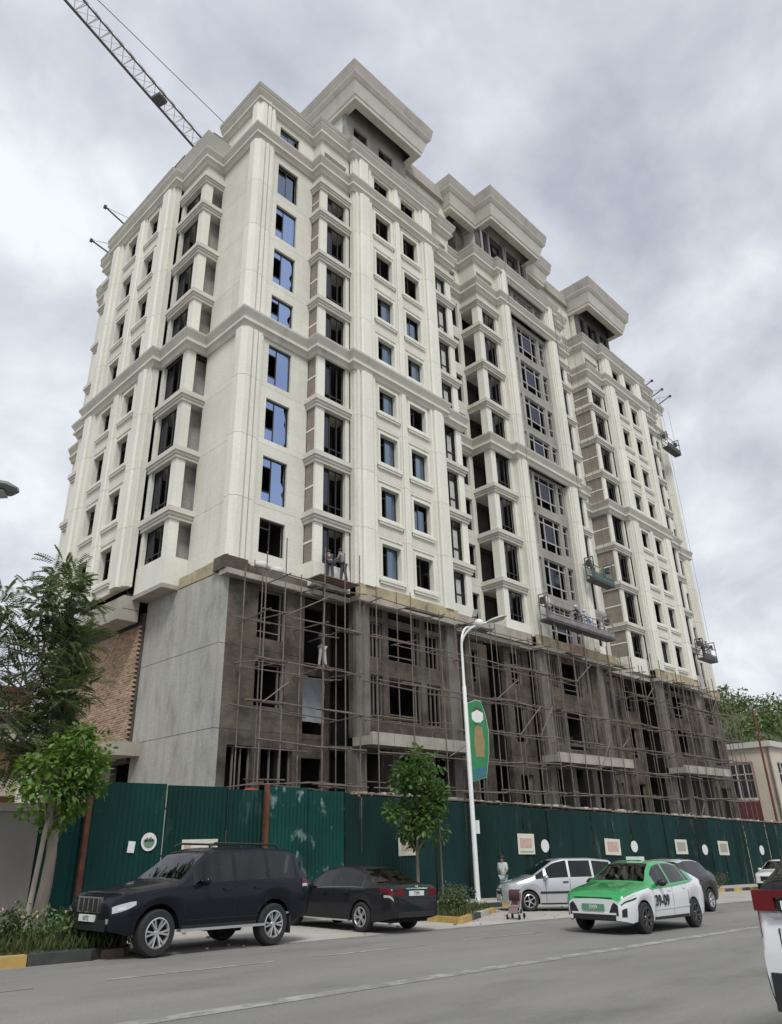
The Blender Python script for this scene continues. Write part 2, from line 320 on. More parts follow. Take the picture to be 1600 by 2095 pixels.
KB = mat('black_kerb_paint', (0.045, 0.05, 0.05), 0.7, 0.3, 3, 0.1, 20, stain=((0.2, 0.19, 0.18), 1.5, 0.6, (1, 1, 1), 0.6))
KW = mat('bare_kerb_stone', (0.42, 0.41, 0.38), 0.85, 0.2, 3, 0.1, 20)
def kerb_run(p, q, cols, L=1.0):
    p, q = Vector(p), Vector(q); d = q-p; n = max(1, int(d.length/L)); d.normalize(); nn = Vector((-d.y, d.x))
    step = (q-p).length/n
    for k in range(n):
        a = p+d*(k*step+.008); b = p+d*((k+1)*step-.008); mb = MB(); lo = []; hi = []
        for pt, s in ((a, 0), (b, 0), (b, .15), (a, .15)):
            x, y = pt+nn*s; lo.append(mb.P((x, y, G(x)-.25))); e = .012 if s == 0 else 0; hi.append(mb.P((x+nn.x*e, y+nn.y*e, G(x)+.16+random.uniform(-.006, .006))))
        mb.face(hi)
        for i in range(4): mb.face((lo[i], lo[(i+1) % 4], hi[(i+1) % 4], hi[i]))
        mb.build('kerb_stone', cols[k % len(cols)], kerb)
kerb_run((-12, 14.28), (6.9, 14.28), [KB, KY], 1.05)
kerb_run((6.9, 14.28), (7.9, 14.9), [KB, KY], 1.0)
kerb_run((17.75, 14.75), (22.3, 17.05), [KY, KB, KW, KY, KY], 1.02)
kerb_run((22.35, 17.1), (22.35, 18.8), [KB, KY], 1.0)
kerb_run((17.75, 18.8), (17.75, 14.9), [KY, KB], 1.0)
kerb_run((22.6, 18.83), (70, 18.83), [KY, KB], 1.2)
kerb_run((8.3, 18.83), (17.6, 18.83), [KW], 1.2)
# ================================================================== THE TOWER
def front(u, d, z): return (u, d, z)
def left(u, d, z): return (d, -u, z)            # left facade: u runs to the viewer's right (towards -Y)
RZ = {front: 0.0, left: -math.pi/2}
T = root('apartment_tower', (16.0, 25.0, G(16)), 'tall pale stone apartment tower under construction with dark unfinished podium', 'building')
ZF = [10.7+3.17*i for i in range(9)]
OUT = [(15.98, 44.5), (15.98, 41.0), (14.85, 41.0), (14.85, 39.0), (14.42, 39.0), (14.42, 31.0), (14.85, 31.0), (14.85, 28.35), (15.98, 28.35),
       (15.98, 24.97), (19.95, 24.97), (19.95, 24.2), (22.2, 24.2), (22.2, 23.85), (29.5, 23.85), (29.5, 24.2), (31.65, 24.2), (31.65, 25.7),
       (34.65, 25.7), (34.65, 24.2), (37.1, 24.2), (37.1, 23.85), (44.6, 23.85), (44.6, 24.2), (46.5, 24.2), (46.5, 25.7), (49.9, 25.7),
       (49.9, 24.2), (52.5, 24.2), (52.5, 23.85), (59.85, 23.85), (59.85, 24.2), (62.4, 24.2), (62.4, 24.97), (66.3, 24.97), (66.3, 44.5)]
def offs(path, out, closed=False):
    n = len(path); res = []
    for k in range(n):
        ns = []
        for a, b in ((k-1, k), (k, k+1)):
            if closed or (a >= 0 and b < n):
                p, q = path[a % n], path[b % n]; dx, dy = q[0]-p[0], q[1]-p[1]; l = math.hypot(dx, dy); ns.append((dy/l, -dx/l))
        if len(ns) == 2 and abs(ns[0][0]*ns[1][0]+ns[0][1]*ns[1][1]) < .5: m = (ns[0][0]+ns[1][0], ns[0][1]+ns[1][1])
        else: m = ns[0]
        res.append((path[k][0]+m[0]*out, path[k][1]+m[1]*out))
    return res
def sweep(path, prof, closed=False):
    mb = MB(); rings = []
    for o, z in prof:
        rings.append([mb.P((x, y, z)) for x, y in offs(path, o, closed)])
    n = len(path)
    for k in range(len(rings)-1):
        for j in range(n if closed else n-1): mb.face((rings[k][j], rings[k][(j+1) % n], rings[k+1][(j+1) % n], rings[k+1][j]))
    if not closed:
        mb.face([r[0] for r in rings][::-1]); mb.face([r[-1] for r in rings])
    return mb
# floor slabs and the rooms' back walls (what is dimly seen through the openings)
PODOUT = [(16.3, 44.2), (16.3, 25.2), (20.0, 25.2), (20.0, 26.0), (65.9, 26.0), (65.9, 44.2)]
for i, z in enumerate([-1.2, 3.9, 7.2]+ZF+[39.4]):
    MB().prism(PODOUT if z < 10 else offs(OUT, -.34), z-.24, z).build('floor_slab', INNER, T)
mbw = MB(); mbw.box(17.2, 66, 28.4, 28.6, -3, 39); mbw.box(18.6, 18.8, 28.7, 44, -3, 39)
for x in (19.5, 22.4, 25.9, 29.3, 31.4, 34.4, 37.2, 40.9, 44.4, 46.6, 49.7, 52.3, 56.2, 59.7, 62.2): mbw.box(x, x+.18, 26.0, 28.35, -3, 39.2)
for y in (28.75, 31.2, 34.9, 38.7): mbw.box(16.4, 18.5, y, y+.18, -3, 36)
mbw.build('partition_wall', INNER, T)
MB().prism(offs(OUT, -.5), 39.42, 39.55).build('roof_deck', CAPM, T)
# ---- facade makers
def wall_panel(tf, u0, u1, d, z0, z1, ops=(), m=STONE, th=.3, name='wall_panel', joint=.014):
    mb = MB(tf); sk = .05
    def blk(a, b, c, e, top=False):
        if b-a < .005 or e-c < .005: return
        j = joint if top else 0
        mb.box(a, b, d, d+sk, c, e-j); mb.box(a, b, d+sk+.002, d+th, c, e)
    us = sorted(ops); cur = u0
    for a, b, c, e in us:
        blk(cur, a, z0, z1, True); blk(a, b, z0, c); blk(a, b, e, z1, True); cur = b
    blk(cur, u1, z0, z1, True)
    return mb.build(name, m, T)
WM = {}
def window_mesh(w, h, kind):
    key = (round(w, 2), round(h, 2), kind)
    if key in WM: return WM[key]
    f = MB(); t = .055; D = .07; panes = []
    f.box(0, w, 0, D, 0, t); f.box(0, w, 0, D, h-t, h); f.box(0, t, 0, D, t, h-t); f.box(w-t, w, 0, D, t, h-t)
    fm = DARKF
    def vb(x, z0=t, z1=h-t, tt=.05): f.box(x-tt/2, x+tt/2, .004, D-.004, z0, z1)
    def hb(z, x0=t, x1=w-t, tt=.05): f.box(x0, x1, .006, D-.006, z-tt/2, z+tt/2)
    if kind.startswith('film'):
        xm = w*.40; vb(xm); hb(h*.78, t, xm-.025)
        v = int(kind[4:]); rnd = random.Random(v)
        # ragged film on the wide sash, small light above, dark open casement in the middle, sill light below
        p = MB(); pts = [(xm+.03, t)]; n = 7
        full = v % 3 == 0
        xr = w-t if full else w-t-.02
        pts.append((xr-(0 if full else .12*rnd.random()), t))
        for k in range(1, n): pts.append((xr-(0 if full else rnd.choice((.0, .05, .12, .18))), t+(h-2*t)*k/n))
        pts.append((xr-(0 if full else .2), h-t)); pts.append((xm+.03, h-t))
        a = [p.P((x, .03, z)) for x, z in pts]; b = [p.P((x, .04, z)) for x, z in pts]
        p.face(a); p.face(b[::-1])
        for k in range(len(a)): p.face((a[k], b[k], b[(k+1) % len(a)], a[(k+1) % len(a)]))
        p.box(t, xm-.03, .03, .04, h*.80, h-t)
        p.box(t, xm-.03, .03, .04, t, h*(.22 if v % 2 else .30))
        hb(h*(.22 if v % 2 else .30)+.02, t, xm-.025)
        panes.append((p, FILM))
    elif kind.startswith('sash'):
        v = int(kind[4:]); vb(w*.45); hb(h*.74, t, w*.45)
        if v == 1:
            p = MB(); p.box(w*.45+.03, w-t, .03, .04, t, h-t); panes.append((p, CGLASS))
        if v == 2:
            p = MB(); p.box(w*.45+.03, w-t, .03, .04, t, h-t); p.box(t, w*.45-.03, .03, .04, h*.76, h-t); panes.append((p, DGLASS))
        if v == 3:
            p = MB(); p.box(t, w*.45-.03, .03, .04, t, h*.72); p.box(w*.45+.03, w*.82, .03, .04, t, h*.8); panes.append((p, CGLASS))
    elif kind == 'bal':
        vb(w*.36); vb(w*.68); hb(h*.24)
        p = MB(); p.box(t, w*.36-.03, .03, .04, h*.26, h-t); panes.append((p, DGLASS))
    elif kind == 'balw':
        vb(w*.5); hb(h*.33, w*.5); hb(h*.8, w*.5)
        p = MB(); p.box(w*.5+.03, w*.83, .03, .04, t, h*.3); p.box(w*.5+.03, w*.83, .03, .04, h*.36, h*.78); panes.append((p, PALEP))
    elif kind == 'grid':
        fm = PALEF; vb(w*.27, tt=.08); vb(w*.73, tt=.08); hb(h*.28, tt=.08); hb(h*.8, tt=.08)
        p = MB(); p.box(w*.29, w*.71, .03, .04, h*.3, h*.78); panes.append((p, DGLASS))
    elif kind == 'narrow':
        fm = PALEF; hb(h*.3, tt=.08); hb(h*.78, tt=.06)
    elif kind == 'slim':
        vb(w*.5); p = MB(); p.box(t, w*.5-.03, .03, .04, t, h-t); panes.append((p, DGLASS))
    elif kind == 'pod':
        fm = PIERM; vb(w*.86, tt=.07); hb(h*.16, t, w*.86, .05)
    elif kind == 'podn':
        fm = PIERM; vb(w*.36, tt=.06); vb(w*.66, tt=.05)
    WM[key] = (f.mesh('window', fm), [(p.mesh('pane', m)) for p, m in panes]); return WM[key]
def window(tf, u, d, z, w, h, kind, inset=.18):
    fm, ps = window_mesh(w, h, kind)
    o = place(fm, 'window', T, tf(u, d+inset, z), RZ[tf])
    for p in ps:
        c = bpy.data.objects.new('pane', p); C.objects.link(c); c.parent = o
def pilaster(tf, u0, u1, d, z0, z1, proj=.16, m=TRIM):
    w = u1-u0; mb = MB(tf)
    q = proj; zt = z1-.018; poly = [(u0, d-.002), (u0, d-q*.55), (u0+w*.13, d-q*.55), (u0+w*.13, d-q*.25), (u0+w*.21, d-q*.25), (u0+w*.21, d-q*.8), (u0+w*.27, d-q*1.15), (u1-w*.27, d-q*1.15), (u1-w*.21, d-q*.8), (u1-w*.21, d-q*.25), (u1-w*.13, d-q*.25), (u1-w*.13, d-q*.55), (u1, d-q*.55), (u1, d-.002)]
    mb.prism(poly, z0, zt)
    mb.build('pilaster_block', m, T)
SM = {}
def surround(tf, u, d, z, w, h):
    key = (round(w, 2), round(h, 2))
    if key not in SM:
        mb = MB(); b = .13
        mb.box(-b, 0, -.07, 0, -b, h+b); mb.box(w, w+b, -.07, 0, -b, h+b); mb.box(0, w, -.07, 0, h, h+b); mb.box(0, w, -.07, 0, -b, 0)
        mb.box(-b-.12, w+b+.12, -.14, 0, -b-.14, -b-.003); mb.box(-b-.06, w+b+.06, -.10, 0, -b-.26, -b-.143)
        mb.box(-b-.02, w+b+.02, -.05, 0, h+b+.17, h+b+.24)
        SM[key] = mb.mesh('window_surround', TRIM)
    place(SM[key], 'window_surround', T, tf(u, d-.002, z), RZ[tf])
def slab(tf, u0, u1, d0, d1, z, el, er, top=.28, m=CORN):
    """moulded balcony slab; el/er: overhang beyond u0/u1"""
    mb = MB(tf)
    mb.box(u0-el, u1+er, d0-.2, d1, z+.02, z+top); mb.box(u0-el*.6, u1+er*.6, d0-.13, d1, z-.12, z+.018); mb.box(u0-el*.3, u1+er*.3, d0-.07, d1, z-.28, z-.122)
    mb.build('balcony_slab', m, T)
def balcony_bay(tf, u0, u1, d, dback, side, infill=None, kind='bal', colw=.55, cold=.16, innerd=None, jamb=.28, z_lo=0, pale_base=True):
    """stack of loggias: corner column on `side`, framed opening, slab bands; side panel filled (infill) or open"""
    n = 8
    for i in range(n):
        z0 = ZF[i]+.28; z1 = ZF[i+1]-.28
        if i == 0: z0 = ZF[0]+.95
        if i == 3: z1 = 23.02
        if i == 4: z0 = 24.0
        if i == 7: z1 = 34.85
        el = .2 if side == 'L' else 0.02; er = .2 if side == 'R' else 0.02
        if 0 < i != 4: slab(tf, u0, u1, d, dback+.3, ZF[i], el, er)
        cu0, cu1 = (u0, u0+colw) if side == 'L' else (u1-colw, u1)
        MB(tf).box(cu0+.02, cu1-.02, d+.02, d+(cold if infill else colw), z0, z1).build('balcony_column', TRIM, T)
        ju0, ju1 = (u1-jamb, u1) if side == 'L' else (u0, u0+jamb)
        MB(tf).box(ju0, ju1, d+.03, d+.35, z0, z1).build('jamb', STONE, T)
        ou0, ou1 = (cu1, ju0) if side == 'L' else (ju1, cu0)
        window(tf, ou0-.02, d, z0, ou1-ou0+.04, z1-z0, kind, .22)
        su = u0+.06 if side == 'L' else u1-.06
        if infill:
            zm = z0+(z1-z0)*.52; mb = MB(tf)
            for a, b in ((z0, zm-.05), (zm+.05, z1)): mb.box(su-.03, su+.03, d+cold+.004, dback-.004, a, b)
            mb.build('infill_panel', infill, T)
            MB(tf).box(su-.05, su+.05, d+cold+.004, dback-.004, zm-.046, zm+.046).build('infill_rail', TRIM, T)
        elif innerd:
            MB(tf).box(u0+.5 if side == 'L' else u0+.1, u1-.1 if side == 'L' else u1-.5, innerd, innerd+.1, z0, z1).build('loggia_back_wall', INNER, T)
    # cap band, blind attic strip with a slit, base parapet
    slab(tf, u0, u1, d, dback+.3, 35.13, .2 if side == 'L' else .02, .2 if side == 'R' else .02, .34)
    wall_panel(tf, u0, u1, d+.02, 35.48, 36.08, m=CORN, th=dback-d+.25)
    wall_panel(tf, u0, u1, d+.02, 37.0, 39.5, [(u0+.25, u1-.25, 37.45, 38.1)], m=CORN, th=dback-d+.25)
    if pale_base: wall_panel(tf, u0, u1, d, ZF[0]-.2, ZF[0]+.95, m=TRIM, th=dback-d+.2, name='base_parapet')
    else: wall_panel(tf, u0, u1, d, ZF[0]+.1, ZF[0]+.95, m=TRIM, th=dback-d+.2, name='base_parapet')
def zrange(i):
    z0 = ZF[i]; z1 = ZF[i+1]
    if i == 0: z0 = 10.9
    if i == 3: z1 = 23.02
    if i == 4: z0 = 24.02
    return z0, z1
# ---- section A: corner with one window column and the blank flank
for i in range(8):
    z0, z1 = zrange(i); zt = ZF[i+1]-.58; zb = max(zt-2.3, z0+.25)
    if i == 0: zb = 11.62
    if i == 4: zb = 24.45
    wall_panel(front, 15.98, 19.95, 24.97, z0, z1, [(17.43, 18.85, zb, zt)])
    wall_panel(left, -28.35, -25.28, 15.98, z0, z1)
    window(front, 17.43, 24.97, zb, 1.42, zt-zb, 'film%d' % i if 0 < i < 7 else ('sash3' if i == 7 else 'sash0'), .12)
wall_panel(front, 15.98, 19.95, 24.97, 37.0, 39.5, [(17.43, 18.85, 37.3, 38.5)])
window(front, 17.43, 24.97, 37.3, 1.42, 1.2, 'sash3', .12)
wall_panel(left, -28.35, -25.28, 15.98, 37.0, 39.5, [(-27.9, -26.6, 37.15, 37.85)])
def corner_pier(x, y, sx, z0, z1):
    prof = [(0, .62), (-.13, .62), (-.13, .42), (-.24, .42), (-.24, -.02), (-.10, -.14), (.02, -.24), (.30, -.24), (.30, -.13), (.38, -.13), (.38, -.26), (.58, -.26), (.58, -.13), (.66, -.13), (.66, -.24), (.86, -.24), (.86, -.12), (1.02, -.12), (1.02, 0), (0, 0)]
    MB().prism([(x+sx*px, y+py) for px, py in prof], z0, z1-.02).build('pilaster_block', TRIM, T)
for i in range(8):
    z0, z1 = zrange(i); corner_pier(15.978, 24.968, 1, z0, z1); corner_pier(66.302, 24.968, -1, z0, z1)
corner_pier(15.978, 24.968, 1, 37, 39.5); corner_pier(66.302, 24.968, -1, 37, 39.5)
# ---- right end A', mirrored
for i in range(8):
    z0, z1 = zrange(i); zt = ZF[i+1]-.58; zb = max(zt-2.3, z0+.25)
    wall_panel(front, 62.4, 66.3, 24.97, z0, z1, [(63.45, 64.87, zb, zt)]); window(front, 63.45, 24.97, zb, 1.42, zt-zb, 'sash2', .12)
wall_panel(front, 62.4, 66.3, 24.97, 37.0, 39.5, [(63.45, 64.87, 37.3, 38.5)])
MB().box(66.0, 66.29, 25.4, 44.4, -4, 39.45).build('end_wall', STONE, T)
# ---- sections C and K: two window columns between pilasters
def window_section(tf, s, d, mirror=False, variants=None, rows=range(8), attic=True):
    """s: left edge u of a 7.3 m wide section"""
    for i in rows:
        z0, z1 = zrange(i); zb, zt = ZF[i]+1.0, ZF[i]+2.72
        if i == 3: zt = 22.7
        if i == 4: zb = ZF[4]+1.2
        ops = [(s+1.82, s+3.17, zb, zt), (s+4.28, s+5.63, zb, zt)]
        wall_panel(tf, s, s+7.3, d, z0, z1, ops)
        for k, (a, b, c, e) in enumerate(ops):
            v = variants(i, k) if variants else 0
            window(tf, a, d, c, b-a, e-c, 'sash%d' % v, .22); surround(tf, a, d, c, b-a, e-c)
        pilaster(tf, s+.12, s+1.45, d, z0, z1, .27); pilaster(tf, s+3.45, s+4.0, d, z0, z1, .15); pilaster(tf, s+6.0, s+7.2, d, z0, z1, .27)
    if attic:
        ops = [(s+1.82, s+3.17, 37.35, 38.7), (s+4.28, s+5.63, 37.35, 38.7)]
        wall_panel(tf, s, s+7.3, d, 37.0, 39.5, ops)
        for a, b, c, e in ops: window(tf, a, d, c, b-a, e-c, 'sash0', .22)
        pilaster(tf, s+.12, s+1.45, d, 37.0, 39.5, .2); pilaster(tf, s+3.45, s+4.0, d, 37, 39.5, .12); pilaster(tf, s+6.0, s+7.2, d, 37, 39.5, .2)
CV = {(0, 0): 1, (1, 0): 1, (2, 0): 1, (3, 0): 1, (4, 0): 1, (5, 0): 1, (1, 1): 3, (2, 1): 1, (4, 1): 1, (5, 1): 3, (3, 1): 0, (0, 1): 0}
window_section(front, 22.2, 23.85, variants=lambda i, k: CV.get((i, k), 0))
window_section(front, 52.55, 23.85, variants=lambda i, k: 2 if (i*3+k) % 4 == 0 else 0)
# ---- balcony bays on the front
balcony_bay(front, 19.95, 22.2, 24.2, 24.97, 'L', BROWNP)
balcony_bay(front, 29.5, 31.65, 24.2, 25.7, 'R', BROWNP, 'balw')
balcony_bay(front, 34.65, 37.1, 24.2, 25.7, 'L', None, innerd=26.6)
balcony_bay(front, 44.6, 46.5, 24.2, 25.7, 'R', BROWNP, 'balw', colw=.45, jamb=.2)
balcony_bay(front, 49.9, 52.5, 24.2, 25.7, 'L', BROWNP)
balcony_bay(front, 59.85, 62.4, 24.2, 24.97, 'R', BROWNP)
# ---- recesses E and I
for s, e, a in ((31.65, 34.65, 33.1), (46.5, 49.9, 47.4)):
    for i in range(8):
        z0, z1 = zrange(i); zt = ZF[i+1]-.5; zb = max(ZF[i]+.45, z0+.2)
        if i == 3: zt = 22.9
        wall_panel(front, s, e, 25.7, z0, z1, [(a, a+1.15, zb, zt)]); window(front, a, 25.7, zb, 1.15, zt-zb, 'slim', .2)
    wall_panel(front, s, e, 25.7, 37, 39.5, [(a, a+1.15, 37.4, 38.5)])
# ---- section G: bare grey wall with tripartite windows between pilasters
for i in range(9):
    if i == 8: z0, z1, zb, zt = 37.0, 39.5, 37.3, 38.8
    else:
        z0, z1 = zrange(i); zb, zt = ZF[i]+.35, ZF[i+1]-.5
        if i == 3: zt = 22.85
        if i == 4: zb = 24.3
        if i == 0: zb = 11.2
    ops = [(38.5, 39.2, zb+.1, zt+.05), (39.5, 42.15, zb-.1, zt+.1), (42.45, 43.15, zb+.1, zt+.05)]
    wall_panel(front, 38.25, 43.4, 24.15, z0, z1, ops, m=GREYW)
    for k, (a, b, c, e) in enumerate(ops): window(front, a, 24.15, c, b-a, e-c, 'grid' if k == 1 else 'narrow', .1)
    for a in (37.1, 43.4):
        wall_panel(front, a, a+(1.15 if a < 40 else 1.2), 23.85, z0, z1, th=.45); pilaster(front, a+.08, a+1.08, 23.85, z0, z1, .27)
# ---- left facade
for i in range(8):
    pass
def lv(i, k): return 2 if (i, k) in ((1, 0), (2, 1), (1, 1), (3, 1)) else 0
def left_section():
    d = 14.42; s = -39.0
    for i in range(8):
        z0, z1 = zrange(i); zb, zt = ZF[i]+1.0, ZF[i]+2.72
        if i == 3: zt = 22.7
        if i == 4: zb = ZF[4]+1.2
        ops = [(-36.85, -35.6, zb, zt), (-34.15, -32.9, zb, zt)]
        wall_panel(left, s, -31.0, d, z0, z1, ops)
        for k, (a, b, c, e) in enumerate(ops): window(left, a, d, c, b-a, e-c, 'sash%d' % lv(i, k), .24); surround(left, a, d, c, b-a, e-c)
        pilaster(left, -38.9, -37.6, d, z0, z1, .26); pilaster(left, -35.35, -34.45, d, z0, z1, .16); pilaster(left, -32.45, -31.1, d, z0, z1, .26)
left_section()
def left_bay(u0, u1, side):
    n = 8; d = 14.85; db = 15.98
    for i in range(n):
        z0 = ZF[i]+.28; z1 = ZF[i+1]-.28
        if i == 0: z0 = ZF[0]+1.1
        if i == 3: z1 = 23.02
        if i == 4: z0 = 24.0
        if i == 7: z1 = 34.75
        el = .2 if side == 'L' else .02; er = .2 if side == 'R' else .02
        if 0 < i != 4: slab(left, u0, u1, d, db+.3, ZF[i], el, er)
        cu0, cu1 = (u1-.5, u1) if side == 'R' else (u0, u0+.5)
        MB(left).box(cu0+.02, cu1-.02, d+.02, d+.5, z0, z1).build('balcony_column', TRIM, T)
        ju0, ju1 = (u0, u0+.3) if side == 'R' else (u1-.3, u1)
        MB(left).box(ju0, ju1, d+.03, d+.4, z0, z1).build('jamb', STONE, T)
        a, b = (ju1, cu0) if side == 'R' else (cu1, ju0)
        window(left, a-.02, d, z0, b-a+.04, z1-z0, 'bal', .2)
        MB(left).box(u0+.05, u1-.5, db+.55, db+.65, z0, z1).build('loggia_back_wall', CONC, T)
        if side == 'R': MB(left).box(u1-.62, u1-.54, d+.62, db+.5, z0, z1).build('loggia_side_wall', CONC, T)
    slab(left, u0, u1, d, db+.3, 35.0, .2 if side == 'L' else .02, .2 if side == 'R' else .02, .34)
    wall_panel(left, u0, u1, d+.02, 35.35, 36.08, m=CORN, th=1.1)
    mb = MB(left); mb.box(u0, u1, d, d+.2, 10.48, ZF[0]+1.1); mb.box(u1-.2 if side == 'R' else u0, u1 if side == 'R' else u0+.2, d+.202, db-.004, 10.48, ZF[0]+1.1)
    mb.build('base_parapet', TRIM, T)
    MB(left).box(u0-.02, u1+.02, d-.04, db+.3, 10.28, 10.476).build('balcony_soffit', LEDGE, T)
left_bay(-31.0, -28.35, 'R'); left_bay(-41.0, -39.0, 'L')
MB().box(15.98, 16.25, 41.0, 44.4, -2, 36).build('end_wall', STONE, T)
# ---- cornices round the whole outline
PROF_M = [(-.02, 23.0), (.10, 23.02), (.16, 23.2), (.26, 23.3), (.30, 23.3), (.30, 23.46), (.22, 23.48), (.24, 23.56), (.42, 23.9), (.44, 24.0), (-.02, 24.02)]
def shift(p, z, s=1.0): return [(o*s if o > 0 else o, (zz-23.0)*s*.94+z) for o, zz in p]
sweep(OUT, PROF_M).build('cornice', CORN, T)
sweep(OUT, shift(PROF_M, 36.06)).build('cornice', CORN, T)
topA = [(15.98, 28.6)]+OUT[9:]
sweep(topA, shift(PROF_M, 38.88, 1.0)).build('cornice', CORN, T)
sweep(offs(topA, .12), [(-.3, 39.84), (.34, 39.84), (.38, 40.1), (-.3, 40.14)]).build('roof_fascia', CAPM, T)
sweep(OUT[:6], [(-.3, 37.02), (.40, 37.03), (.46, 37.45), (-.3, 37.5)]).build('roof_fascia', CAPM, T)
sweep([(15.6, 31.02)]+OUT[6:9], [(-.3, 37.02), (.38, 37.03), (.46, 38.2), (-.3, 38.25)]).build('roof_fascia', CAPM, T)
mbf = MB(); mbf.box(17.1, 17.35, 28.5, 44, 37.0, 38.6); mbf.build('setback_wall', CORN, T)
# ---- penthouse storey
LEADG = mat('dark_penthouse_cladding', (0.13, 0.13, 0.125), 0.8, 0.2, 1)
def penthouse(x0, x1, y0, ztop=47.75, name='penthouse_roof', yb=33.0, dy=1.7):
    r = [(x0+.75, yb), (x0+.75, y0+.75), (x1-.75, y0+.75), (x1-.75, yb)]
    z = ztop-2.6
    sweep(r, [(-.5, z), (.05, z), (.08, z+.28), (.14, z+.32), (.30, z+.95), (.34, z+1.1), (.36, z+1.3), (.44, z+1.34), (.62, z+1.62), (.62, z+1.7), (-.5, z+1.72)]).build(name, CORN, T)
    sweep(r, [(-.5, z+1.73), (.62, z+1.73), (.75, ztop-.05), (.75, ztop), (-.5, ztop+.02)]).build('roof_fascia', CAPM, T)
    MB().box(x0+1.25, x1-1.25, y0+1.25, yb, ztop-.95, ztop-.75).build('soffit', LEADG, T)
    MB().box(x0+1.2, x1-1.2, y0+1.2, yb, ztop-.2, ztop-.05).build('roof_deck', CAPM, T)
LEADG = mat('dark_penthouse_cladding', (0.13, 0.13, 0.125), 0.8, 0.2, 1)
def pent_walls(x0, x1, y, m, ops):
    wall_panel(front, x0, x1, y, 39.55, 46.75, ops, m=m, name='penthouse_wall'); MB().box(x0, x0+.25, y+.31, 33, 39.55, 46.75).build('penthouse_wall', STONE, T)
    MB().box(x1-.25, x1, y+.31, 33, 39.55, 46.75).build('penthouse_wall', STONE, T)
    for a, b, c, e in ops: window(front, a, y, c, b-a, e-c, 'slim', .15)
penthouse(21.95, 29.9, 23.4); pent_walls(22.95, 28.85, 25.4, GREYW, [(23.7, 25.0, 43.0, 44.5), (26.1, 27.5, 43.0, 44.5)])
penthouse(51.8, 59.75, 23.4); pent_walls(52.8, 58.8, 25.6, LEADG, [(53.2, 54.0, 41.6, 45.0), (54.6, 56.4, 41.6, 45.0), (57.0, 58.3, 41.6, 45.0)])
penthouse(36.8, 44.9, 23.4, name='penthouse_roof')
penthouse(33.6, 48.1, 25.0, 47.72, yb=34)
pent_walls(37.6, 44.1, 25.6, LEADG, [(37.9, 38.5, 41.0, 45.0), (38.9, 40.6, 41.0, 45.0), (41.1, 42.8, 41.0, 45.0), (43.2, 43.8, 41.0, 45.0)])
wall_panel(front, 34.4, 37.58, 27.0, 39.55, 45.9, [(35.2, 36.4, 41.0, 44.6)], m=PENTB, name='penthouse_wall')
wall_panel(front, 44.12, 47.4, 27.0, 39.55, 45.9, [(45.2, 46.4, 41.0, 44.6)], m=PENTB, name='penthouse_wall')
for x in (37.75, 38.7, 40.75, 41.0, 42.95, 43.98): MB().box(x-.06, x+.06, 25.3, 25.42, 40.2, 45.6).build('penthouse_post', PALEF, T)
for x0, x1 in ((29.2, 34.6), (47.3, 52.6)):
    MB().box(x0, x1, 26.4, 33, 39.6, 45.9).build('penthouse_wall', STONE, T)
    MB().box(x0, x1, 26.1, 33, 45.92, 47.05).build('roof_fascia', CAPM, T)
MB().box(16.9, 22.5, 29.5, 36, 39.6, 41.2).build('roof_parapet', CAPM, T)
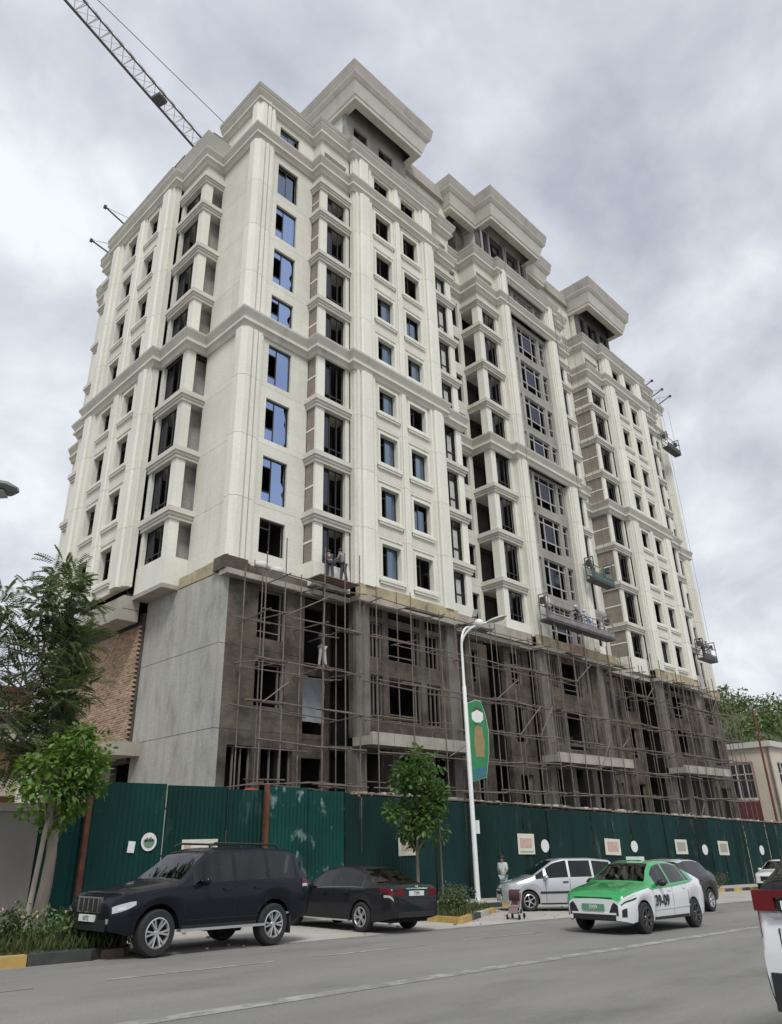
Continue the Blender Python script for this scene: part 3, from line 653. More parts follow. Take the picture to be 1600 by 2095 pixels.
# ---- podium: three storeys of dark render, left flank of board-marked concrete
zP = [(7.25, 10.3), (3.98, 7.25), (-4.2, 3.98)]
for k, (a, b) in enumerate(((7.26, 10.28), (3.97, 7.238), (-3.0, 3.948))):
    MB().box(15.62, 15.9, 24.72, 31.0, a, b).build('concrete_panel', CONC, T)
MB().box(15.70, 15.92, 24.76, 31.0, -3, 10.28).build('backing_wall', PODM, T)
for a, b in zP:
    ops = {7.25: [(17.42, 18.95, 7.75, 9.9)], 3.98: [(17.42, 18.95, 4.95, 6.75)], -4.2: [(16.3, 17.5, .3, 3.4), (17.9, 19.5, .3, 3.4)]}[a]
    wall_panel(front, 15.905, 19.95, 24.74, a, b, ops, m=PODM, th=.32)
    for o in ops: window(front, o[0], 24.74, o[2], o[1]-o[0], o[3]-o[2], 'pod' if a > 0 else 'podn', .2)
    ops = {7.25: [(20.3, 21.9, 7.3, 9.9)], 3.98: [(20.3, 21.9, 4.2, 6.75)], -4.2: [(20.3, 21.9, -2, 3.2)]}[a]
    wall_panel(front, 19.95, 22.2, 25.6, a, b, ops, m=PODM)
    for s in (22.2, 52.55):
        up = a > 7
        if a > 0:
            zt = 9.35 if up else 6.85; zb = 7.65 if up else 4.85
            cols = ((1.1, 1.9), (2.3, 4.55), (4.95, 6.0))
            for c0, c1, rows in ((0, 7.3, [(zb, zt)]+([(9.6, 10.15)] if up else [])),):
                lo = a
                for (q0, q1) in rows:
                    hi = b if (q0, q1) == rows[-1] else rows[1][0]-.12
                    wall_panel(front, s, s+7.3, 24.0, lo, hi, [(s+c[0], s+c[1], q0, q1) for c in cols], m=PODM, joint=0); lo = hi
                    for n, c in enumerate(cols): window(front, s+c[0], 24.0, q0, c[1]-c[0], q1-q0, 'pod' if n == 1 else 'podn', .12)
            MB().box(s+.02, s+.85, 23.8, 23.998, a, b).build('podium_pier', PIERM, T); MB().box(s+6.45, s+7.28, 23.8, 23.998, a, b).build('podium_pier', PIERM, T)
        else:
            for x in (.1, 2.3, 4.6, 6.6): MB().box(s+x, s+x+.6, 23.9, 24.5, -4.2, 3.6).build('podium_pier', PIERM, T)
    # D, E, F
    for (s, e, d) in ((29.5, 31.65, 24.6), (31.65, 34.65, 25.8), (34.65, 37.1, 24.6), (44.6, 46.5, 24.6), (46.5, 49.9, 25.8), (49.9, 52.55, 25.6), (59.85, 62.4, 24.6), (62.4, 66.3, 24.9)):
        w = e-s; zt = b-.45 if a > 0 else 3.0; zb = a+.7 if a > 0 else .2
        op = (s+w*.25, s+w*.75, zb, zt)
        wall_panel(front, s, e, d, a, b, [op], m=PODM); window(front, op[0], d, zb, op[1]-op[0], zt-zb, 'pod', .12)
    if a > 0:
        ops = [(38.4, 39.2, a+.8, b-.5), (39.7, 42.0, a+.5, b-.5), (42.5, 43.3, a+.8, b-.5)]
        wall_panel(front, 37.1, 44.6, 24.0, a, b, ops, m=PODM)
        for n, c in enumerate(ops): window(front, c[0], 24.0, c[2], c[1]-c[0], c[3]-c[2], 'pod' if n == 1 else 'podn', .12)
        for x in (37.12, 43.8): MB().box(x, x+.78, 23.8, 23.998, a, b).build('podium_pier', PIERM, T)
    else:
        for x in (37.2, 39.3, 41.7, 43.9): MB().box(x, x+.6, 23.9, 24.5, -4.2, 3.6).build('podium_pier', PIERM, T)
# canopies over the ground floor (edge cast in short bays)
for s, w, y in ((22.15, 7.9, 22.75), (36.6, 8.6, 22.9), (52.4, 8.0, 22.75)):
    n = 6
    for k in range(n): MB().box(s+w*k/n+.012, s+w*(k+1)/n-.012, y, y+.16, 3.58, 4.1).build('canopy_edge', LEDGE, T)
    MB().box(s, s+w, y+.162, 23.99, 3.6, 3.97).build('canopy_slab', LEDGE, T)
# band at the top of the podium: insulation boards, raw slab edge below them
def boards(x0, x1, d, z0, z1, m, n, tf=front):
    for k in range(n): MB(tf).box(x0+(x1-x0)*k/n+.015, x0+(x1-x0)*(k+1)/n-.015, d+random.uniform(-.012, .012), d+.2, z0+random.uniform(0, .03), z1-random.uniform(0, .08)).build('insulation_board', m, T)
boards(22.2, 29.5, 23.62, 10.3, 11.0, BEIGE, 6); boards(52.55, 59.85, 23.62, 10.3, 11.0, BEIGE, 6)
boards(62.4, 66.3, 24.6, 10.3, 10.9, BEIGE, 3)
boards(37.0, 40.6, 23.62, 10.3, 10.95, BEIGE, 3); boards(40.6, 42.6, 23.62, 10.3, 10.95, PINKB, 2); boards(42.6, 46.5, 23.62, 10.3, 10.95, BEIGE, 3)
boards(-28.3, -24.9, 15.6, 10.3, 10.88, BEIGE, 3, left)
boards(29.5, 36.9, 24.0, 10.3, 11.0, LEDGE, 6); boards(46.5, 52.5, 24.4, 10.3, 11.0, LEDGE, 4)
for x0, x1, y in ((15.5, 20.0, 24.3), (20.0, 22.2, 24.2), (22.1, 29.6, 23.45), (29.6, 37.0, 24.1), (37.0, 46.5, 23.5), (46.5, 52.5, 24.3), (52.5, 60, 23.5), (60, 66.4, 24.5)):
    MB().box(x0, x1, y, y+.6, 10.05, 10.28).build('slab_edge', LEDGE, T)
MB().box(15.45, 16.6, 24.45, 25.3, 10.3, 10.88).build('corner_stub', PODM, T)
MB().box(16.7, 19.9, 24.55, 24.95, 10.3, 10.7).build('corner_stub', PODM, T)
# left flank beyond the concrete: brick pier and wall, slab edge and small canopy
MB().box(14.4, 15.2, 31.0, 39.0, 9.85, 10.45).build('slab_edge', LEDGE, T)
MB().box(14.2, 15.2, 31.0, 33.4, 9.3, 9.82).build('slab_edge', LEDGE, T)
MB().box(14.45, 16.0, 30.2, 33.0, 3.4, 3.95).build('canopy_slab', LEDGE, T)
MB().box(15.5, 15.8, 31.05, 39.0, 3.2, 9.8).build('backing_wall', INNER, T)
def bricks(name, y0, y1, x, z0, z1, limit):
    rnd = random.Random(3); L, H, J = .25, .088, .014; k = 0; many = MB(); n = int((z1-z0)/(H+J))
    shared = MB().box(0, .1, 0, L, 0, H).mesh('brick', BRICK)
    half = MB()
    for r in range(n):
        y = y0+(L+J)*(.5 if r % 2 else 0)
        while y+L <= y1:
            off = rnd.uniform(-.012, .012); z = z0+r*(H+J)
            if k < limit and rnd.random() < .2: place(shared, 'brick', T, (x+off, y, z)); k += 1
            else: many.box(x+off, x+.1+off, y, y+L, z, z+H)
            y += L+J
    many.build('brickwork', BRICK, T)['kind'] = 'stuff'
bricks('brick', 31.02, 38.9, 15.38, 4.0, 9.25, 290)
MB().box(15.9, 16.2, 33.3, 41, -3, 9.8).build('brick_backing', BROWNP, T)
def tbars():
    mb = MB()
    for x, y in ((15.6, 24.5), (16.9, 24.4), (20.2, 24.3)): mb.tube([(x, y, 10.3), (x, y, 10.95)], .02, 5)
    mb.build('starter_bars', RUST, T)
tbars()
# ================================================================== HOARDING, SCAFFOLD, CRADLES, CRANE
FGREEN = mat('green_hoarding_paint', (0.0025, 0.040, 0.034), 0.6, 0.35, 0.8, 0.12, 10, stretch=(1, 1, .3), stain=((0.06, 0.12, 0.105), 1.5, 0.60, (1, 1, .35), 0.7), spec=.2, objr=.3)
FSCUFF = mat('scuffed_hoarding_paint', (0.004, 0.05, 0.044), 0.6, 0.25, 0.9, 0.12, 10, stain=((0.33, 0.42, 0.39), 1.7, 0.565, (1, 1, .7), 0.9), spec=.2)
FDARK = mat('dark_hoarding_paint', (0.005, 0.029, 0.027), 0.6, 0.25, 0.8, 0.12, 10, stretch=(1, 1, .3), stain=((0.13, 0.15, 0.14), 1.1, 0.60, (1.4, 1, .25), 0.6), spec=.2, objr=.35)
H = root('site_hoarding', (40, 21.4, G(40)), 'long green corrugated metal hoarding along the foot of the tower', 'fence')
def corr_panel(x0, x1, zb0, zb1, zt0, zt1, m, y=21.4, pitch=.16, dep=.03):
    mb = MB(); n = max(2, int((x1-x0)/(pitch/2))); prev = None; dn = (random.uniform(.0, .04), random.uniform(0, 6), random.uniform(0, 1), random.uniform(0, 3))
    for k in range(n+1):
        f = k/n; x = x0+(x1-x0)*f; yy = y+(dep if k % 2 else -dep)*.5
        b0 = zb0+(zb1-zb0)*f; t0 = zt0+(zt1-zt0)*f; c = []
        for q_ in range(6):
            dent = abs(dn[0]*math.sin(3.1*f+dn[1])*math.sin(math.pi*q_/5*(1+dn[2])+dn[3]))
            c.append(mb.P((x, yy+dent, b0+(t0-b0)*q_/5)))
        c.append(mb.P((x, yy+.012+dent, t0))); c.append(mb.P((x, yy+.02, b0)))
        if prev:
            for a in range(8): mb.face((prev[a], prev[(a+1) % 8], c[(a+1) % 8], c[a]))
        prev = c
    return mb.build('hoarding_panel', m, H)
def ftop(x):
    if x < 20: return 1.62
    return 1.46-(x-20)*.0285
edges = [8.35, 9.72, 12.1, 14.3, 15.78, 17.6, 19.35, 20.2]
x = 20.2
while x < 78: x += 2.05; edges.append(x)
rnd = random.Random(11)
for k in range(len(edges)-1):
    a, b = edges[k], edges[k+1]; m = FGREEN if a < 15.7 else (FSCUFF if a < 19.3 else FDARK)
    j = rnd.uniform(-.04, .04); dz = [-.55, 0, 0, -.04, .05, 0, -.02][k] if k < 7 else 0
    corr_panel(a+.012, b-.012, G(a)+.17, G(b)+.17, ftop(a)+j+dz, ftop(b)+j+dz, m, y=21.4+rnd.uniform(-.015, .015))
for x in (9.68, 15.76): MB().box(x-.07, x+.07, 21.24, 21.37, G(x)+.1, 1.72).build('rusty_post', RUST, H)
for x in (20.25, 30.4, 40.7, 51, 61): MB().box(x-.04, x+.04, 21.55, 21.63, G(x)+.1, ftop(x)+.1).build('post', STEEL, H)
for dz in (.5, 1.7, 3.0): MB().bar((8.5, 21.52, G(8.5)+dz), (78, 21.52, G(78)+dz), .05).build('rail', STEEL, H)
# protective board roof behind the hoarding's top edge, with loose boards on it
SB = root('board_walkway', (40, 22.3, ftop(40)), 'dusty board walkway on steel brackets above the long green hoarding', 'walkway')
for k in range(26):
    a = 20.6+k*2.05
    for q in range(3):
        y0 = 21.46+q*.36; MB().obox((a+1.0, y0+.17, ftop(a+1)+.10+rnd.uniform(-.02, .03)), (1.0, rnd.uniform(-.01, .01), -.0285), (0, .165, rnd.uniform(-.01, .01)), (0, 0, .022)).build('board', WOOD, SB)
for k in range(14): 
    a = 20.8+k*4.1; MB().bar((a, 21.45, ftop(a)+.05), (a, 23.1, ftop(a)+.05), .06).build('bracket', STEEL, SB)
RUB = mat('rubble_mix', (0.36, 0.33, 0.29), 0.95, 0.3, 6, island=.4)
mb = MB()
for k in range(420):
    x = rnd.uniform(20.6, 70); s = rnd.uniform(.03, .13); mb.obox((x, rnd.uniform(21.5, 22.3), ftop(x)+.125+s*.4), (s*rnd.uniform(.6, 2.2), rnd.uniform(-s, s)*.4, 0), (0, s*.6, 0), (0, rnd.uniform(-.3, .3)*s, s*.45))
o = mb.build('rubble', RUB); tag(o, 'broken plaster and offcuts scattered on the board walkway', 'rubble', kind='stuff')
PAPER = mat('paper', (0.62, 0.61, 0.52), 0.8, 0.12, 3, stain=((0.5, 0.42, 0.33), 3, 0.58, (1, 1, 1), .5))
WHITEP = mat('white_sheet', (0.68, 0.70, 0.69), 0.75, 0.06, 3)
INK = mat('grey_print', (0.34, 0.33, 0.29), 0.85)
PINKI = mat('pale_red_print', (0.50, 0.36, 0.30), 0.85, .2, 5)
SAGE = mat('sage_green_print', (0.14, 0.24, 0.17), 0.8)
def poster(x0, x1, z0, z1, label, m=PAPER, tilt=0.0, prints=()):
    r = root('poster', ((x0+x1)/2, 21.37, z0), label, 'poster', 'notices fixed to the green hoarding', world_parts=False, rot=(0, tilt, 0))
    w, h = x1-x0, z1-z0
    MB().box(-w/2, w/2, -.012, .0, 0, h).build('sheet', m, r)
    for a, b, c, e, pm in prints: MB().box(-w/2+a*w, -w/2+b*w, -.016, -.0125, c*h, e*h).build('print', pm, r)
    return r
poster(10.99, 11.2, -.22, .08, 'small white paper notice left of the round emblem', WHITEP, .08)
poster(12.73, 13.98, -.48, .09, 'wide cream project board above the black off-road car', PAPER, 0, [(.06, .25, .12, .85, PINKI), (.78, .92, .25, .8, INK), (.3, .72, .62, .78, WHITEP)])
poster(22.1, 23.15, -.66, .12, 'cream notice partly behind the crown of the street tree', PAPER, 0, [(.15, .7, .2, .8, PINKI)])
poster(29.9, 31.2, -.86, .0, 'largest square cream notice right of the lamp post', PAPER, .03, [(.12, .82, .3, .78, PINKI), (.1, .9, .08, .16, INK)])
poster(37.6, 39.2, -1.14, -.36, 'square pinkish notice above the roof of the silver van', PAPER, .05, [(.15, .85, .2, .82, PINKI)])
poster(45.8, 47.4, -1.35, -.55, 'cream notice above the roof of the green and white taxi', PAPER, .03, [(.15, .85, .2, .82, INK)])
poster(52.0, 53.6, -1.6, -.76, 'cream notice above the dark car that follows the taxi', PAPER, .04, [(.15, .85, .2, .82, INK)])
poster(66.8, 68.4, -2.0, -1.0, 'farthest cream notice above the white car at the right', PAPER, 0, [(.15, .85, .2, .82, SAGE)])
OVALS = [(31.75, 32.4, -.83, -.27, 'oval white plaque beside the largest square notice'), (40.4, 41.15, -1.08, -.5, 'oval white plaque right of the pinkish notice'),
         (49.5, 50.3, -1.5, -.9, 'oval white plaque between the notices above the taxi and dark car'), (59.1, 59.9, -1.8, -1.18, 'farthest oval white plaque near the right end of hoarding')]
for x0, x1, z0, z1, lb in OVALS:
    mb = MB(); n = 20; cx, cz = (x0+x1)/2, (z0+z1)/2
    ring = [((x1-x0)/2*math.cos(2*math.pi*k/n), (z1-z0)/2*math.sin(2*math.pi*k/n)) for k in range(n)]
    a = [mb.P((p, -.02, q)) for p, q in ring]; b = [mb.P((p, 0, q)) for p, q in ring]; mb.face(a); mb.face(b[::-1])
    for k in range(n): mb.face((a[k], b[k], b[(k+1) % n], a[(k+1) % n]))
    o = mb.build('plaque', WHITEP, loc=(cx, 21.375, cz)); tag(o, lb, 'plaque', 'oval plaques on the hoarding')
def emblem():
    cx, cz, rr = 11.64, .055, .245
    r = root('emblem', (cx, 21.37, cz), 'round white and green emblem with a row of building shapes on the hoarding', 'emblem', world_parts=False)
    def disc(r0, y0, y1, clip=None):
        mb = MB(); n = 28; pts = [(r0*math.cos(2*math.pi*k/n), r0*math.sin(2*math.pi*k/n)) for k in range(n)]
        if clip is not None: pts = [(p, min(q, clip)) for p, q in pts]
        a = [mb.P((p, y0, q)) for p, q in pts]; b = [mb.P((p, y1, q)) for p, q in pts]; mb.face(a); mb.face(b[::-1])
        for k in range(n): mb.face((a[k], b[k], b[(k+1) % n], a[(k+1) % n]))
        return mb
    disc(rr, -.012, 0).build('disc', WHITEP, r); disc(rr*.72, -.016, -.0125, .06).build('green_field', SAGE, r)
    for x, h in ((-.12, .07), (-.07, .11), (-.005, .09), (.05, .12), (.11, .08)): MB().box(x-.02, x+.02, -.02, -.0165, .0, h).build('building_shape', FDARK, r)
emblem()
# ---- scaffold in three runs
def scaffold(label, xs, yo, yi, z1, ledg, seed, diag=True, plank=True):
    rn = random.Random(seed)
    S = root('scaffold', (sum(xs)/len(xs), yo, G(xs[0])), label, 'scaffold', 'scaffold runs along the podium')
    def tb(name, p, q, r=.028, m=STEEL): MB().tube([p, q], r, 6).build(name, m, S)
    for x in xs:
        for y in (yo, yi):
            h = z1+rn.uniform(-.6, 1.0); dx = rn.uniform(-.08, .08)
            tb('pole', (x+rn.uniform(-.06, .06), y, G(x)+.02), (x+dx, y+rn.uniform(-.05, .05), h))
    for z in ledg:
        for y in (yo, yi):
            k = 0
            while k < len(xs)-1:
                e = min(len(xs)-1, k+rn.choice((1, 2, 3)))
                if rn.random() < .88: tb('ledger', (xs[k]-rn.uniform(.05, .5), y-.06, z+rn.uniform(-.1, .1)), (xs[e]+rn.uniform(.05, .5), y-.06, z+rn.uniform(-.1, .1)), .026)
                k = e
        for x in xs:
            if rn.random() < .55: tb('transom', (x+.06, yo-.25, z+.05+rn.uniform(-.1, .1)), (x+.06, yi+rn.uniform(.3, 1.2), z+.05+rn.uniform(-.15, .25)), .028)
    if diag:
        for k in range(len(xs)-1):
            if rn.random() < .6:
                z = rn.choice(ledg[:-1]); tb('brace', (xs[k], yo-.09, z), (xs[k+1]+rn.uniform(-.4, .6), yo-.09, z+rn.uniform(.7, 1.8)), .028)
    if plank:
        for z in ledg[1:]:
            for k in range(len(xs)-1):
                if rn.random() < .3:
                    for q in range(rn.choice((1, 2))):
                        y = yo+.15+q*.26; MB().obox(((xs[k]+xs[k+1])/2+rn.uniform(-.3, .3), y+.1, z+.075), ((xs[k+1]-xs[k])/2+.25, rn.uniform(-.08, .08), rn.uniform(-.03, .03)), (0, .11, 0), (0, 0, .02)).build('plank', WOOD, S)
    return S
LED = (.2, 1.9, 3.3, 4.7, 6.3, 8.2, 9.9)
S1 = scaffold('steel pole scaffold round the near corner beside the bare concrete flank', [16.35, 17.3, 19.3, 20.6, 21.35], 22.7, 24.2, 10.9, LED, 4)
scaffold('steel pole scaffold in front of the podium behind the white lamp post', [22.4, 24.6, 26.8, 29.0, 30.8, 32.6, 34.4, 36.2], 22.6, 23.5, 10.4, LED, 9)
scaffold('dense steel pole scaffold below the long suspended cradle', [37.4, 39, 40.5, 42, 43.5, 45, 46.5, 48, 49.5, 51], 22.68, 23.55, 10.6, (-.6,)+LED, 15)
scaffold('dense steel pole scaffold at the far right end of the podium', [52.5, 54, 55.5, 57, 58.5, 60, 61.5, 62.6, 63.6], 22.6, 23.6, 10.3, (-1.2, -.2)+LED, 21)
for y in (23.25, 23.52, 23.79, 24.06): MB().box(19.6, 21.95, y, y+.24, 10.62, 10.665).build('plank', WOOD, S1)
for y in (24.55, 24.82, 25.09): MB().box(20.0, 22.15, y, y+.24, 6.96, 7.0).build('plank', WOOD, S1)
TARP = mat('orange_tarpaulin', (0.34, 0.075, 0.035), 0.7, .2, 3); SACK = mat('white_sack', (0.62, 0.62, 0.58), 0.9, .12, 5); SHEET = mat('grey_plastic_sheet', (0.33, 0.35, 0.38), 0.55, .15, 2)
def tarp():
    mb = MB(); rn = random.Random(4); g = [[mb.P((16.7+.14*i, 24.2-.25*math.sin(j*.5)+rn.uniform(-.03, .03), 1.25+.10*j*(1-.06*abs(i-4))+.04*math.sin(i*.9))) for i in range(10)] for j in range(7)]
    for j in range(6):
        for i in range(9): mb.face((g[j][i], g[j][i+1], g[j+1][i+1], g[j+1][i]))
    mb.box(16.75, 17.9, 24.25, 24.6, 1.1, 1.26); tag(mb.build('tarpaulin', TARP), 'orange tarpaulin bundle showing above the hoarding at the tower corner', 'tarpaulin')
tarp()
for k, (x, y, z, sx, lb) in enumerate(((17.55, 24.72, 10.92, .42, 'white sack lying under the lowest corner window'), (18.35, 24.7, 10.86, .3, 'smaller white sack right of the sack under the corner window'))):
    mb = MB(); mb.ball((0, 0, 0), sx, .2, .2, 12, 7); o = mb.build('sack', SACK, None, 180, (x, y, z)); tag(o, lb, 'sack', 'sacks on the podium ledge')
mb = MB(); rn = random.Random(6); g = [[mb.P((20.35+.16*i, 25.5+.05*math.sin(i*1.3+j)+rn.uniform(-.015, .015), 4.7+.27*j)) for i in range(10)] for j in range(8)]
for j in range(7):
    for i in range(9): mb.face((g[j][i], g[j][i+1], g[j+1][i+1], g[j+1][i]))
tag(mb.build('plastic_sheet', SHEET, None, 60), 'pale grey plastic sheet hung across the podium opening behind the corner scaffold', 'sheet')
# ---- suspended cradles
CRG = mat('cradle_green_paint', (0.05, 0.13, 0.10), 0.6, .2, 3); CRD = mat('cradle_dark_steel', (0.06, 0.06, 0.065), 0.6, .3, 3); CRR = mat('cradle_grey_paint', (0.22, 0.20, 0.20), 0.6, .3, 3)
def cradle(x0, x1, y, z, label, m, ytop, rot=None):
    r = root('suspended_cradle', (x0, y, z), label, 'cradle', 'work cradles hanging on the facades'); w = .65
    def P(u, v): return (u, v) if not rot else None
    MB().box(x0, x1, y-w, y, z, z+.14).build('platform', CRD, r)
    mb = MB()
    for yy in (y-w+.03, y-.03):
        for zz in (.5, 1.05): mb.bar((x0, yy, z+zz), (x1, yy, z+zz), .045)
        n = max(2, int((x1-x0)/1.2))
        for k in range(n+1): mb.bar((x0+.03+(x1-x0-.06)*k/n, yy, z+.14), (x0+.03+(x1-x0-.06)*k/n, yy, z+1.05), .04)
    mb.build('guard_rail', m, r)
    MB().box(x0+.05, x1-.05, y-w-.012, y-w+.02, z+.15, z+.42).build('toe_board', m, r)
    for x in (x0+.12, x1-.12):
        mb = MB(); mb.bar((x, y-w, z+1.0), (x, y-w+.02, z+1.7), .06); mb.bar((x, y, z+.2), (x, y, z+1.7), .06); mb.bar((x, y-w, z+1.7), (x, y, z+1.7), .06); mb.build('hanger_frame', m, r)
        MB().box(x-.1, x+.1, y-.45, y-.12, z+1.1, z+1.5).build('hoist', CRD, r)
        MB().tube([(x, y-.3, z+1.7), (x, y-.3, ytop)], .012, 4).build('rope', CRD, r)
cradle(36.7, 44.6, 23.2, 11.55, 'long dark suspended cradle with pale-clad workers low on the tower centre', CRR, 39.2)
cradle(43.3, 46.1, 23.35, 15.6, 'short green suspended cradle just above the long cradle', CRG, 39.2)
cradle(60.3, 62.9, 23.55, 12.7, 'dark suspended cradle with two workers near the right end of the facade', CRD, 39.2)
cradle(63.6, 66.4, 24.2, 34.0, 'highest dark suspended cradle at the right edge of the tower', CRD, 39.2)
# ---- roof outriggers for the cradles
def outrigger(p, q, label, knob=True):
    r = root('roof_outrigger', p, label, 'outrigger', 'cradle outriggers on the roof edge')
    MB().bar(p, q, .075).build('beam', CRD, r); MB().box(q[0]-.09, q[0]+.09, q[1]-.09, q[1]+.09, q[2]-.12, q[2]+.09).build('pulley_block', CRD, r)
    MB().tube([q, (p[0], p[1], p[2]+.9)], .015, 4).build('stay', CRD, r); MB().bar((p[0], p[1], p[2]-.2), (p[0], p[1], p[2]+.9), .07).build('post', CRD, r)
outrigger((14.6, 37.6, 37.6), (12.75, 37.6, 38.3), 'longer steel outrigger beam jutting from the left roof edge')
outrigger((14.6, 40.4, 37.4), (13.2, 40.4, 37.7), 'shorter steel outrigger beam at the far left roof corner')
for k, (x, lb) in enumerate(((62.0, 'steel outrigger nearest the right penthouse on the roof edge'), (64.2, 'middle steel outrigger on the far right roof edge'), (66.0, 'steel outrigger on the last right roof corner'))):
    outrigger((x, 24.9, 40.2), (x, 23.3, 40.7), lb)
# ---- tower crane: only the jib shows over the roof
CRW = mat('crane_white_paint', (0.70, 0.68, 0.68), 0.5, .15, 2); CRK = mat('crane_dark_chord', (0.09, 0.09, 0.10), 0.5)
def crane():
    z = 60.0; a = Vector((29.7, 48.0, z)); b = Vector((1.5, 38.9, z)); d = (b-a).normalized(); L = (b-a).length; s = Vector((-d.y, d.x, 0)); w = 1.25
    r = root('tower_crane', (33.0, 49.06, G(33)), 'pale lattice jib of a tower crane reaching over the left roof edge', 'crane')
    c1 = a+s*w/2; c2 = a-s*w/2; up = Vector((0, 0, 1.25))
    MB().bar(c1, c1+d*L, .11).build('bottom_chord', CRK, r); MB().bar(c2, c2+d*L, .16).build('bottom_chord', CRK, r)
    MB().bar(a+up, a+up+d*L, .12).build('top_chord', CRW, r)
    n = int(L/1.25); mb = MB()
    for k in range(n):
        p = d*(k*1.25); q = d*((k+1)*1.25); m_ = d*((k+.5)*1.25)
        for c in (c1, c2): mb.bar(c+p, a+up+m_, .06); mb.bar(a+up+m_, c+q, .06)
        mb.bar(c1+p, c2+p, .05); mb.bar(c1+p, c2+q, .05)
    mb.build('lattice', CRW, r)
    for k in (.42, .97): MB().obox(a+d*L*k+Vector((0, 0, -.1)), d*.5, s*.45, (0, 0, .16)).build('trolley', CRK, r)
    t = a-d*3.0
    MB().tube([t+Vector((0, 0, 8)), a+up+d*L*.9-s*0], .035, 5).build('tie_rod', CRK, r)
    mb = MB()
    for sx in (-.8, .8):
        for sy in (-.8, .8): mb.bar((33+sx, 49.06+sy, G(33)), (33+sx, 49.06+sy, z+1), .16)
    for k in range(40):
        zz = G(33)+k*1.55
        for sx in (-.8, .8): mb.bar((33+sx, 49.06-.8, zz), (33+sx, 49.06+.8, zz+1.5), .07)
        for sy in (-.8, .8): mb.bar((33-.8, 49.06+sy, zz), (33+.8, 49.06+sy, zz+1.5), .07)
    mb.build('mast', CRW, r)
    MB().bar((33, 49.06, z), (33-d.x*0+t.x-33+0, 49.06+t.y-49.06, z+8.2), .3).build('apex', CRW, r)
    MB().bar(a-d*1.5, a-d*14, .8, .5).build('counter_jib', CRK, r); MB().obox(a-d*13+Vector((0, 0, -1)), d*1.2, s*.9, (0, 0, .9)).build('counterweight', CONC, r)
crane()
# ================================================================== STREET LAMPS
LWHITE = mat('white_lamp_paint', (0.74, 0.76, 0.74), 0.4, .05, 4); LHEAD = mat('lamp_head_pale', (0.42, 0.44, 0.42), 0.45); LGREY = mat('lamp_head_grey', (0.19, 0.21, 0.20), 0.45); LENS = mat('lamp_lens', (0.42, 0.45, 0.43), 0.25)
BANG = mat('banner_green', (0.022, 0.20, 0.075), 0.55, .15, 3); GOLD = mat('banner_gold', (0.27, 0.20, 0.09), 0.6, .15, 6); RIMW = mat('banner_rim', (0.40, 0.55, 0.45), 0.5)
BROWNB = mat('banner_brown', (.10, .06, .04), .6); TEALB = mat('banner_teal', (.03, .14, .18), .6)
def lamp_head(r, c, d, sc=1.0, name='lamp_head'):
    """flattened oval luminaire: c = inner end, d = outward direction"""
    d = Vector(d).normalized(); s = d.cross(Vector((0, 0, 1))).normalized(); u = s.cross(d); mb = MB(); rings = []
    for k, (t, w, h) in enumerate(((0, .05, .05), (.08, .09, .08), (.25, .16, .10), (.5, .20, .10), (.72, .17, .075), (.82, .06, .03))):
        rings.append([mb.P(Vector(c)+d*t*sc+s*w*sc*math.cos(q)+u*(h*sc*(math.sin(q) if math.sin(q) > 0 else .45*math.sin(q)))) for q in [2*math.pi*j/12 for j in range(12)]])
    for k in range(len(rings)-1):
        for j in range(12): mb.face((rings[k][j], rings[k][(j+1) % 12], rings[k+1][(j+1) % 12], rings[k+1][j]))
    mb.face(rings[0]); mb.face(rings[-1]); o = mb.build(name, LHEAD if sc < 1.2 else LGREY, r, 50)
    ml = MB(); pl = [Vector(c)+d*(t*sc)-u*(.055*sc)+s*(w*sc) for t, w in ((.2, -.10), (.35, -.14), (.55, -.15), (.7, -.1), (.7, .1), (.55, .15), (.35, .14), (.2, .1))]
    a = [ml.P(p) for p in pl]; b = [ml.P(p-u*.015) for p in pl]; ml.face(a); ml.face(b)
    for j in range(8): ml.face((a[j], b[j], b[(j+1) % 8], a[(j+1) % 8]))
    ml.build('lens', LENS if sc < 1.2 else LENS, o)
